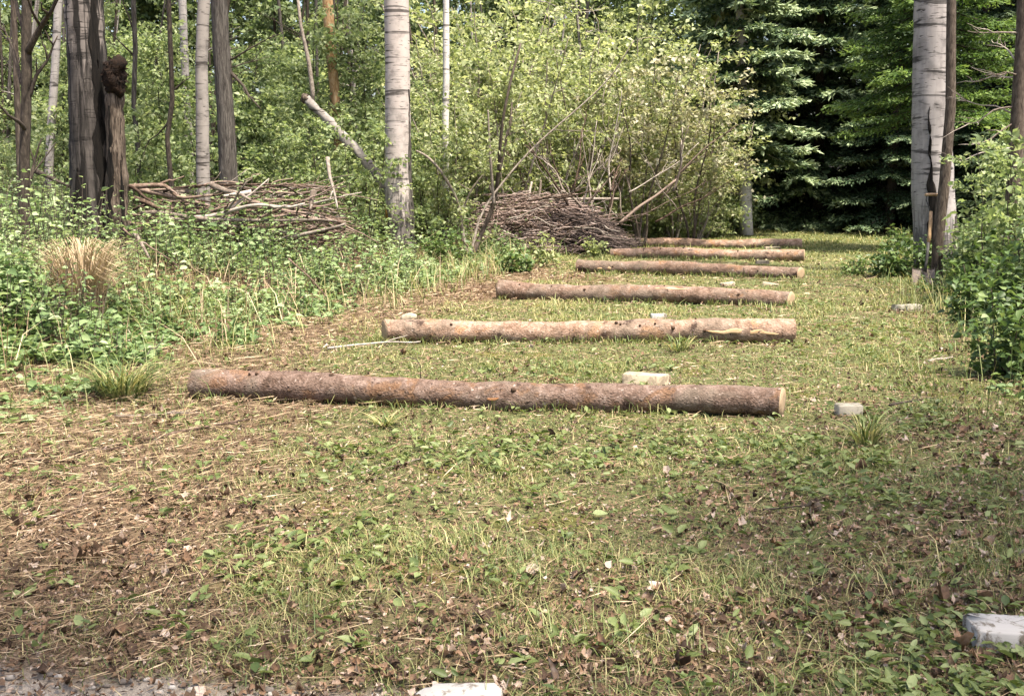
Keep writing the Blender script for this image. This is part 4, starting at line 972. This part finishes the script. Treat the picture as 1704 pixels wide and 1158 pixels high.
# ------------------------------------------------------------------ undergrowth: one uncountable mass each side, plus bushes of their own
def herbs(mb, st, x, y, hh, nl, leaf, tbase=.5, kind='oval', spread=.5):
    """x,y arrays of plant positions, hh heights"""
    n = len(x); z = hgt(x, y)
    an = rng.random(n) * 6.283; lean = rng.random(n) * spread
    tx, ty = x + np.cos(an) * lean * hh, y + np.sin(an) * lean * hh
    for k in range(nl):
        f = (k + .5 + rng.random(n) * .5) / nl; f = .2 + .8 * f
        bx = np.stack([x + (tx - x) * f, y + (ty - y) * f, z + hh * f], -1)
        d = rdir(n, rng.uniform(-.25, .5, n)); nr = rnorm(n, 1.2)
        sc = leaf * rng.uniform(.6, 1.3, n) * (1.1 - .35 * f)
        mb.leaves(bx, d, nr, sc, sc * rng.uniform(.5, .75, n), np.clip(tbase + .25 * rng.normal(size=n) + .15 * (f - .5), 0, 1), kind)
    if st is not None:
        w_ = .003 + .002 * rng.random(n)
        b0 = np.stack([x, y, z - .01], -1); b1 = np.stack([tx, ty, z + hh], -1); side = np.stack([w_, w_ * 0, w_ * 0], -1)
        v = np.stack([b0 - side, b0 + side, b1 + side * .5, b1 - side * .5], 1).reshape(-1, 3); i_ = np.arange(n)[:, None] * 4
        st.add(v, [i_ + np.arange(4)[None]], .5)
um, us = MB(), MB()
x, y = scatter(40000, 6.2, 24, .9, 1.5); dl = edgeL(y) - x
pr = sstep(-.2, .45, dl) * (.12 + .88 * sstep(.40, .56, fbm2(x, y, .8, 51))) * sstep(7, 9.5, dl * -1 + 9.5 + 7)
k = (rng.random(len(x)) < pr * .85) & (x < edgeL(y) + .2); x, y, dl = x[k], y[k], dl[k]
hh = (.10 + .50 * sstep(0, 1.5, dl)) * rng.uniform(.4, 1.25, len(x)) * (.25 + 1.5 * sstep(.3, .7, fbm2(x, y, 1.3, 52)))
tu = PG(142, 560); hh = hh * (1 - .4 * np.exp(-((x + 3.6) / 1.7) ** 2 - ((y - 14.2) / 1.6) ** 2)) * (1 - .75 * np.exp(-((x - tu[0]) / .55) ** 2 - ((y - tu[1] + .5) / .8) ** 2))
sp1 = n2(x, y, 2.2, 53) + .25 * rng.normal(size=len(x)) > .5
for q_, (lf_, nl_) in ((sp1, (.058, 9)), (~sp1, (.105, 7))):
    herbs(um, us, x[q_], y[q_], hh[q_], nl_, lf_ * 1.0, np.clip(.25 + .6 * n2(x[q_], y[q_], .9, 54), 0, 1))
x, y = scatter(16000, 6.8, 30, .7, 1.5); dr = x - edgeR(y); k = (dr > -.1) & (rng.random(len(x)) < sstep(-.1, .7, dr) * .9); x, y, dr = x[k], y[k], dr[k]
hh = (.10 + .48 * sstep(0, 1.6, dr)) * rng.uniform(.45, 1.25, len(x))
herbs(um, us, x, y, hh, 8, .08, .42)
# verge at the far end of the clearing
x = rng.uniform(-1, 14, 3000); y = rng.uniform(27.5, 33, 3000); k = (y > 29.3 + .5 * np.sin(x * 2)) | (x < edgeL(y)); x, y = x[k], y[k]
herbs(um, us, x, y, rng.uniform(.15, .6, len(x)), 8, .11, .4, 'diamond')
x, y = scatter(9000, 6.4, 20, .9, 1.2); dl = edgeL(y) - x; k = (dl > -.4) & (rng.random(len(x)) < .8 * sstep(.45, .6, fbm2(x, y, 1.5, 57))); x, y = x[k], y[k]; n = len(x)
DRY = (x, y, rng.uniform(.15, .6, n))
tag(um.build('undergrowth', M['lf_under']), 'leafy weeds and seedlings covering both edges of the clearing', 'undergrowth', kind='stuff')
tag(us.build('undergrowth_stems', M['brown_bark']), 'thin stems of the weeds along the clearing edges', 'undergrowth', kind='stuff')

def bush(name, px, py, wpx, hpx, label, mat, leaf=.085, n=1100, seed=0, depth=.6, cat='bush'):
    """px,py is the foot on the ground"""
    p = PG(px, py); d = p[1]; x_, y_ = p[0], p[1]; z_ = H(x_, y_); rw, hh = W(wpx, d) / 2, W(hpx, d); r_ = np.random.default_rng(seed)
    root = thing(name, (x_, y_, z_), label, cat); st, lf = MB(), MB(); ns = max(5, int(9 * rw / .5)); 
    for k in range(ns):
        an = k * 2.4 + seed; rr = rw * math.sqrt((k + .5) / ns) * .9
        top = np.array([x_ + math.cos(an) * rr, y_ + math.sin(an) * rr * depth, z_ + hh * r_.uniform(.35, 1.15) * (1 - .2 * (rr / rw) ** 2)])
        path = noisy_path((x_ + math.cos(an) * rr * .35, y_ + math.sin(an) * rr * .3, z_ - .03), top, 9, .12 * hh, seed * 3 + k)
        st.tube(path, .006 * np.linspace(1.2, .5, 9), 5)
        m = n // ns; u = (.15 + .85 * r_.random(m) ** .8) * 7.99; j = np.minimum(u.astype(int), 7); c = path[j] + (path[j + 1] - path[j]) * (u - j)[:, None]
        c = c + r_.normal(size=(m, 3)) * np.array([.11, .09, .07]) * max(.7, rw / .5)
        c[:, 2] = np.maximum(c[:, 2], z_ + .03)
        dd = r_.normal(size=(m, 3)); dd[:, 2] = dd[:, 2] * .4 - .15; nr = r_.normal(size=(m, 3)) * .45; nr[:, 2] += 1
        s_ = leaf * r_.uniform(.55, 1.25, m); lf.leaves(c, dd, nr, s_, s_ * r_.uniform(.5, .72, m), np.clip(.5 + .25 * r_.normal(size=m), 0, 1), 'oval')
    st.build('stems', M['brown_bark'], root); lf.build('foliage', mat, root); return root
for k, (px, py, w_, h_, lf_, n_, lab) in enumerate([
    (1672, 628, 190, 165, .08, 760, 'broad leafy green bush at the right edge, nearest the camera'),
    (1695, 560, 150, 190, .09, 900, 'tall leafy bush behind the nearest bush at the right edge'),
    (1620, 540, 110, 95, .08, 800, 'leafy bush beside the flat block with white end'),
    (1590, 498, 80, 70, .08, 500, 'small leafy bush just right of the shovel blade'),
    (1655, 500, 130, 130, .09, 800, 'leafy bush between the shovel and the right picture edge'),
    (1668, 480, 150, 235, .11, 1500, 'tall fresh green shrub in front of the right edge trunk'),
    (1480, 462, 90, 55, .09, 600, 'low dark bush left of the shovel'),
    (1610, 475, 90, 85, .09, 600, 'leafy bush at the foot of the thick right birch'),
    (1425, 458, 60, 26, .07, 250, 'low weed clump in the grass right of the fourth log'),
    (1500, 425, 70, 45, .09, 420, 'low bush in front of the thick right birch foot')]):
    bush('leafy_bush', px, py, w_, h_, lab, M['lf_bush'] if k != 5 else M['lf_mid'], lf_, n_, 200 + k)
for k, (px, py, w_, h_, lf_, n_, lab, mt) in enumerate([
    (855, 455, 80, 40, .09, 420, 'dark green leafy clump at the foot of the willow shrub', 'lf_bush'),
    (745, 450, 110, 70, .09, 700, 'bushy green clump right of the middle white birch foot', 'lf_bush'),
    (905, 446, 50, 75, .10, 130, 'yellow green seedling in front of the middle brush mound', 'lf_sun'),
    (990, 428, 50, 45, .10, 150, 'small yellow green seedling beside the fourth log left end', 'lf_sun'),
    (1180, 396, 130, 70, .10, 900, 'rounded green bush behind the farthest log', 'lf_mid'),
    (1090, 400, 90, 60, .10, 600, 'green bush between the middle mound and farthest log', 'lf_mid'),
    (1235, 388, 60, 60, .10, 420, 'green bush at the foot of the left spruce', 'lf_mid'),
    (150, 470, 130, 120, .075, 900, 'leafy bush in front of the thick old aspen foot', 'lf_under'),
    (40, 500, 120, 120, .075, 800, 'leafy bush below the slim dark tree', 'lf_under'),
    (15, 585, 120, 130, .07, 900, 'pale green bush at the left picture edge', 'lf_under'),
    (335, 452, 70, 55, .08, 350, 'leafy bush in front of the slim pale aspen', 'lf_under'),
    (560, 455, 140, 60, .08, 700, 'leafy bush between the left heap and middle white birch', 'lf_under'),
    (60, 590, 80, 60, .07, 400, 'low pale green bush left of the dry grass tussock', 'lf_under'),
    (395, 575, 80, 42, .085, 200, 'broad leaved pale plant behind the nearest log left end', 'lf_under'),
    (650, 440, 130, 78, .08, 900, 'green bush hiding the middle white birch foot', 'lf_mid'), (710, 425, 110, 80, .08, 700, 'taller green bush just right of the middle white birch foot', 'lf_mid'), (585, 440, 110, 70, .08, 600, 'green bush just left of the middle white birch foot', 'lf_mid'), (1532, 463, 66, 58, .08, 420, 'leafy weed bush between the shovel and the thick right birch', 'lf_bush'), (1582, 452, 70, 55, .08, 400, 'leafy bush covering the foot of the slender right trunk', 'lf_bush'), (520, 478, 120, 40, .08, 450, 'weedy bush below the right end of the left heap', 'lf_under')]):
    bush('leafy_bush' if 'bush' in lab else 'leafy_plant', px, py, w_, h_, lab, M[mt], lf_, n_, 240 + k, cat='bush' if 'bush' in lab else 'plant')

# ------------------------------------------------------------------ grass and litter
def blades(mb, x, y, h, w_, tint, lean=.6, z=None):
    n = len(x); z = hgt(x, y) - .006 if z is None else z; a_ = rng.random(n) * 6.283; l = lean * rng.random(n) * h
    dx, dy = np.cos(a_) * l, np.sin(a_) * l; sx, sy = -np.sin(a_ + rng.normal(size=n) * .5) * w_ / 2, np.cos(a_) * w_ / 2
    b = np.stack([x, y, z], -1); s_ = np.stack([sx, sy, sx * 0], -1); m_ = b + np.stack([dx * .4, dy * .4, h * .62], -1); t_ = b + np.stack([dx * 1.15, dy * 1.15, h * rng.uniform(.75, 1, n)], -1)
    v = np.stack([b - s_, b + s_, m_ + s_ * .75, m_ - s_ * .75, t_], 1).reshape(-1, 3); i_ = np.arange(n)[:, None] * 5
    mb.add(v, [i_ + np.array([[0, 1, 2, 3]]), i_ + np.array([[3, 2, 4]])], np.repeat(tint, 5))
gm = MB()
x, y = scatter(640000, 2.5, 31, 1.3, .9)
lz = litter_zone(x, y); sz = soil_zone(x, y); sa = sand_zone(x, y); cl = fbm2(x, y, 2.6, 61); inside = (x > edgeL(y) - .6) & (x < edgeR(y) + .6)
pr = (1 - .82 * lz) * (1 - .95 * sz) * (1 - .95 * sa) * (.18 + .95 * sstep(.36, .62, cl)) * np.where(inside, 1, .25) * (1 - .3 * sstep(5.5, 3.5, y))
k = (rng.random(len(x)) < pr) & log_clear(x, y); x, y, cl = x[k], y[k], cl[k]; n = len(x)
hh = rng.uniform(.014, .046, n) * (.6 + .9 * sstep(.45, .7, fbm2(x, y, 1.3, 63))) * (1 + .02 * y)
tall = rng.random(n) < .035; hh = np.where(tall, hh * 2.2, hh)
edge_tall = sstep(.9, -.6, x - edgeL(y)) * (rng.random(n) < .5); hh = hh * (1 + 3.2 * edge_tall * rng.random(n))
near_log = ~log_clear(x, y, .14); hh = np.where(near_log, hh * 1.5, hh)
tint = np.clip(.42 + .26 * rng.normal(size=n) + .5 * (n2(x, y, .8, 64) - .5) + .10 * sstep(7, 10, y), 0, 1)
blades(gm, x, y, hh, np.maximum(.0030, .0006 * y) * rng.uniform(.7, 1.6, n), tint, 1.7)
x, y = scatter(30000, 6.5, 26, .9, 1.2); dl = edgeL(y) - x; dr = x - edgeR(y); k = ((dl > -.5) | (dr > -.4)) & (rng.random(len(x)) < .15 + .85 * sstep(.45, .6, fbm2(x, y, 1.0, 58))); x, y = x[k], y[k]; n = len(x)
blades(gm, x, y, rng.uniform(.12, .5, n), np.maximum(.006, .0007 * y), np.clip(.45 + .22 * rng.normal(size=n), 0, 1), 1.1)
for p0, p1, r0, r1 in LOGS:                       # longer grass the mower missed along the front of each log
    m_ = 420; t_ = rng.random(m_); keep = n2(t_ * 9, t_ * 0 + p0[1], 1.0, 66) > .42; t_ = t_[keep]; n = len(t_)
    x = p0[0] + (p1[0] - p0[0]) * t_; y = p0[1] + (p1[1] - p0[1]) * t_ - (r0 + (r1 - r0) * t_) * rng.uniform(.7, 1.6, n)
    blades(gm, x, y, rng.uniform(.04, .13, n), np.maximum(.0045, .0007 * y), np.clip(.40 + .22 * rng.normal(size=n), 0, 1), 1.0)
tag(gm.build('grass', M['grass']), 'short mown grass and moss blades of the clearing', 'grass', kind='stuff')

sm = MB()
x, y = scatter(130000, 2.5, 20, 1.2, .9)
lz = litter_zone(x, y); pr = .2 + .8 * lz + .3 * soil_zone(x, y); dl = edgeL(y) - x; pr = pr + .35 * sstep(.9, 0, np.abs(dl + .2)); pr *= (1 - .7 * sand_zone(x, y))
k = (rng.random(len(x)) < pr) & log_clear(x, y); x, y = x[k], y[k]; n = len(x)
L = rng.uniform(.03, .13, n) * np.where(rng.random(n) < .06, 2.6, 1); an = rng.normal(0, 1.1, n) + .25; d = np.stack([np.cos(an), np.sin(an), rng.uniform(-.05, .16, n)], -1)
z = hgt(x, y) + rng.uniform(.004, .03, n) * (1 + .8 * litter_zone(x, y)); c = np.stack([x, y, z], -1)
sm.leaves(c, d, rnorm(n, .5), L, np.maximum(.0028, .0007 * y) * rng.uniform(.8, 1.6, n), np.clip(.5 + .28 * rng.normal(size=n), 0, 1), fold=.1)
blades(sm, DRY[0], DRY[1], DRY[2], np.full(len(DRY[0]), .008), np.clip(.75 + .2 * rng.normal(size=len(DRY[0])), 0, 1), 1.6)
tag(sm.build('dry_straw', M['straw']), 'loose dry straw and cut stems strewn over the ground', 'straw', kind='stuff')

def curled(mb, x, y, L, tint, lift=.0):
    """dead leaves, curled and lobed"""
    n = len(x); z = hgt(x, y) + .006 + lift; a_ = rng.random(n) * 6.283; d = np.stack([np.cos(a_), np.sin(a_), rng.normal(0, .35, n)], -1); d /= np.linalg.norm(d, axis=1)[:, None]
    up = rnorm(n, 1.6); sd = np.cross(d, up); sd /= np.linalg.norm(sd, axis=1)[:, None]; up = np.cross(sd, d); c = np.stack([x, y, z], -1); cu = rng.uniform(-.3, .75, n)[:, None]; L = L[:, None]
    rows = []; cl_ = rng.uniform(-.7, 1.2, (n, 1))
    for (u, w_, cc) in ((0, .06, .0), (.22, .34, .10), (.42, .24, .05), (.6, .42, .12), (.82, .22, .2), (1, .03, .3)):
        w1 = L * w_ * rng.uniform(.7, 1.25, (n, 1)); w2 = L * w_ * rng.uniform(.7, 1.25, (n, 1))
        o = c + d * L * (u - .5) * (1 - .25 * np.abs(cl_)) + up * L * (cl_ * ((u - .5) ** 2) * 2.2 + .10 * rng.normal(size=(n, 1)))
        rows += [o + sd * w1 + up * w1 * (cu * 2.2 + .35 * rng.normal(size=(n, 1))), o, o - sd * w2 + up * w2 * (cu * 2.2 + .35 * rng.normal(size=(n, 1)))]
    v = np.stack(rows, 1).reshape(-1, 3); i_ = np.arange(n)[:, None] * 18; fs = []
    for r_ in range(5):
        for q in range(2): fs.append(i_ + np.array([[r_ * 3 + q, r_ * 3 + q + 1, r_ * 3 + q + 4, r_ * 3 + q + 3]]))
    mb.add(v, [np.concatenate(fs)], np.repeat(tint, 18))
lm = MB()
x, y = scatter(52000, 2.5, 22, 1.45, .9)
pr = .12 + .28 * sstep(5.2, 3.4, y) + .35 * sstep(.3, 2.6, x) * sstep(9, 5, y) + .5 * sstep(-.4, .4, x - edgeR(y) + .6) + .22 * litter_zone(x, y) + .4 * soil_zone(x, y)
pr *= .35 + 1.1 * sstep(.38, .62, fbm2(x, y, 1.9, 71)); k = (rng.random(len(x)) < pr) & log_clear(x, y); x, y = x[k], y[k]; n = len(x)
curled(lm, x, y, rng.uniform(.014, .042, n) * np.where(rng.random(n) < .08, 1.8, 1), np.clip(.46 + .28 * rng.normal(size=n), 0, 1), rng.uniform(0, .02, n))
# crumbs of bark, chaff and broken stems
x, y = scatter(150000, 2.5, 18, 1.5, .9); k = (rng.random(len(x)) < .75 * (1 - .6 * sand_zone(x, y))) & log_clear(x, y); x, y = x[k], y[k]; n = len(x)
c = np.stack([x, y, hgt(x, y) + rng.uniform(.0, .018, n)], -1); lm.leaves(c, rdir(n, rng.uniform(-.3, .5, n)), rnorm(n, .6), rng.uniform(.008, .030, n), rng.uniform(.005, .018, n), np.clip(.5 + .28 * rng.normal(size=n), 0, 1), fold=.3)
tag(lm.build('leaf_litter', M['litter']), 'brown dead leaves and bark crumbs scattered over the clearing', 'leaf litter', kind='stuff')

hm = MB()
x, y = scatter(14000, 2.6, 14, 1.2, .8); pr = .10 + .8 * sstep(.48, .66, fbm2(x, y, 1.2, 81)) * (1 - .8 * litter_zone(x, y)); pr *= np.where((y > 4.6) & (y < 6.9), 1.5, .75)
k = (rng.random(len(x)) < pr) & log_clear(x, y, .02) & (x > edgeL(y) - .3) & (x < edgeR(y) + .3) & (sand_zone(x, y) < .3); x, y = x[k], y[k]; n = len(x)
for q in range(5):
    on = rng.random(n) < .8; xx, yy = x[on] + rng.normal(0, .015, on.sum()), y[on] + rng.normal(0, .015, on.sum()); m = on.sum()
    L = rng.uniform(.022, .065, m); hm.leaves(np.stack([xx, yy, hgt(xx, yy) + .008 + rng.uniform(0, .03, m)], -1), rdir(m, rng.uniform(.05, .7, m)), rnorm(m, 1.2), L, L * rng.uniform(.32, .6, m), np.clip(.5 + .27 * rng.normal(size=m), 0, 1), 'oval')
tag(hm.build('ground_herbs', M['herb']), 'low broad leaved weeds growing through the mown grass', 'weeds', kind='stuff')

pm = MB(); x = rng.uniform(-2.2, .1, 900); y = rng.uniform(2.4, 3.4, 900); k = sand_zone(x, y) > .5; x, y = x[k], y[k]
for a_, b_ in zip(x, y):
    s_ = random.uniform(.005, .016); z_ = H(a_, b_); pm.tube([(a_ - s_, b_, z_), (a_ - s_ * .5, b_, z_ + s_ * .25), (a_ + s_ * .4, b_, z_ + s_ * .3), (a_ + s_, b_, z_)], [s_ * .25, s_ * .7, s_ * .65, s_ * .2], 6, tint=random.random(), rough=.2, rs=90)
tag(pm.build('pebbles', M['pebble']), 'small pebbles on the sandy strip at the lower left', 'pebbles', kind='stuff')

# fallen sticks one can pick out
for k, (x0, y0, x1, y1, r_, mt, lb) in enumerate([
    (20, 775, 215, 748, .010, 'dead_brown', 'long thin brown stick lying at the left in dry litter'),
    (240, 735, 420, 703, .010, 'dead_brown', 'bent brown stick in front of the nearest log left end'),
    (190, 695, 340, 690, .008, 'dead_pale', 'pale dry stalk left of the nearest log'),
    (115, 672, 240, 660, .008, 'dead_brown', 'thin brown twig below the pale green weeds at left'),
    (1270, 853, 1350, 846, .005, 'dark_bark', 'dark twig touching a pale dead leaf at lower right'),
    (1480, 680, 1560, 665, .008, 'dark_bark', 'dark forked twig right of the small greyish block'),
    (700, 770, 600, 795, .004, 'dead_pale', 'short pale straw-like twig in front of the nearest log'),
    (1545, 605, 1585, 600, .012, 'dead_pale', 'pale stick lying at the foot of the right bushes'),
    (330, 560, 390, 565, .012, 'dead_pale', 'short pale stick behind the nearest log left end'),
    (195, 560, 240, 625, .012, 'dead_pale', 'pale stick in the weeds right of the dry tussock'),
    (545, 583, 700, 572, .012, 'dead_pale', 'pale stick in front of the second log left end'),
    (60, 880, 190, 830, .005, 'dead_brown', 'thin curved twig at the lower left in dry litter')]):
    a_, b_ = PG(x0, y0), PG(x1, y1); a_[2] = H(a_[0], a_[1]) + r_ + .015; b_[2] = H(b_[0], b_[1]) + r_ + .02
    stick('fallen_stick', a_, b_, r_, M[mt], lb, 'sticks lying on the ground', 1300 + k, 2, .06, 'stick', .5)
# a bent dark twig arching behind the nearest log
b = MB(); q = [PG(667, 596), PG(680, 594), PG(697, 601), PG(700, 622)]; dd = 7.9
b.tube([PD(667, 598, dd), PD(680, 594, dd), PD(694, 599, dd), PD(700, 610, dd), PD(700, 626, dd), PD(699, 640, dd)], [.003, .004, .004, .004, .005, .005], 6)
o = b.build('bent_twig', M['dark_bark'], origin=tuple(PD(699, 640, dd))); tag(o, 'thin dark twig arching up behind the nearest log', 'twig')

# dry grass tussock and green tufts
def tuft(name, px, py, rw, hh, n, mat, label, droop, cat, seed=0, tr=(0, 1)):
    p = PG(px, py); z_ = H(p[0], p[1]); r_ = np.random.default_rng(seed); m = MB()
    for k in range(n):
        a_ = r_.random() * 6.283; o = r_.random() ** .5 * rw * .4; h_ = hh * r_.uniform(.5, 1.05); l = rw * r_.uniform(.3, 1.3)
        b0 = np.array([p[0] + math.cos(a_) * o, p[1] + math.sin(a_) * o, z_ - .01]); dv = np.array([math.cos(a_ + r_.normal() * .6), math.sin(a_ + r_.normal() * .6), 0])
        t = np.linspace(0, 1, 6)[:, None]; path = b0 + dv * l * t ** 1.6 + np.array([0, 0, 1]) * h_ * (t * (1 + droop) - droop * 1.15 * t ** 2.2); path[:, 2] = np.maximum(path[:, 2], z_ + .004)
        sd = np.cross(dv, [0, 0, 1]) * r_.uniform(.003, .006) ; w_ = np.array([1, 1, .9, .7, .5, .1])[:, None]
        v = np.concatenate([path - sd * w_, path + sd * w_]); i_ = np.arange(5)[:, None]; m.add(v, [np.concatenate([i_, i_ + 1, i_ + 7, i_ + 6], 1)], r_.uniform(*tr))
    return tag(m.build(name, mat, origin=(p[0], p[1], z_)), label, cat)
tuft('dry_tussock', 142, 560, .45, .85, 620, M['straw'], 'drooping tussock of dry straw coloured grass at left', 1.0, 'grass tussock', 1, (.75, 1))
tuft('grass_tuft', 205, 662, .36, .28, 260, M['grass'], 'bushy green grass tuft left of the nearest log', .8, 'grass tuft', 2)
tuft('grass_tuft', 640, 708, .14, .09, 70, M['grass'], 'green grass tuft in front of the nearest log left half', .7, 'grass tuft', 3)
tuft('grass_tuft', 1440, 740, .16, .20, 90, M['grass'], 'tall grass tuft below the small greyish block', .6, 'grass tuft', 4)
tuft('grass_tuft', 1130, 585, .2, .16, 60, M['grass'], 'thin grass tuft in front of the second log', .5, 'grass tuft', 5)
tuft('grass_tuft', 820, 565, .2, .09, 60, M['grass'], 'short grass tuft touching the second log left half', .5, 'grass tuft', 6)

# a few large leaves one can tell apart
for k, (px, py, L, mt, tint, lb) in enumerate([
    (1355, 846, .085, 'litter', 1.0, 'bleached whitish dead leaf at the tip of a dark twig'),
    (1000, 866, .075, 'herb', .95, 'single pale green oval leaf lying at the bottom centre'),
    (1168, 820, .07, 'herb', .6, 'single yellow green leaf in the grass right of centre'),
    (1600, 1085, .085, 'litter', .72, 'large curled tan dead leaf against the lower right slab'),
    (1575, 1112, .075, 'litter', .6, 'long curled brown dead leaf before the lower right slab'),
    (1110, 792, .055, 'litter', 1.0, 'small pale pinkish dead leaf right of centre'),
    (1500, 975, .065, 'litter', .85, 'pale lobed dead leaf above the lower right slab'),
    (1420, 1040, .07, 'litter', .75, 'lobed tan dead leaf left of the lower right slab'),
    (850, 880, .07, 'litter', .8, 'tan dead leaf at the bottom centre left of the oval leaf')]):
    p = PG(px, py); mb = MB(); z_ = H(p[0], p[1])
    if mt == 'herb': mb.leaves(np.array([[p[0] - L / 2, p[1], z_ + .03]]), np.array([[1, .25, .02]]), np.array([[0, -.5, 1.]]), L, L * .5, tint, 'oval', .12)
    else: curled(mb, np.array([p[0]]), np.array([p[1]]), np.array([L]), np.array([tint]), .022)
    tag(mb.build('fallen_leaf', M[mt], origin=(p[0], p[1], z_)), lb, 'leaf')

for o in list(bpy.data.objects):
    for key in ('_o', '_used'):
        if key in o: del o[key]
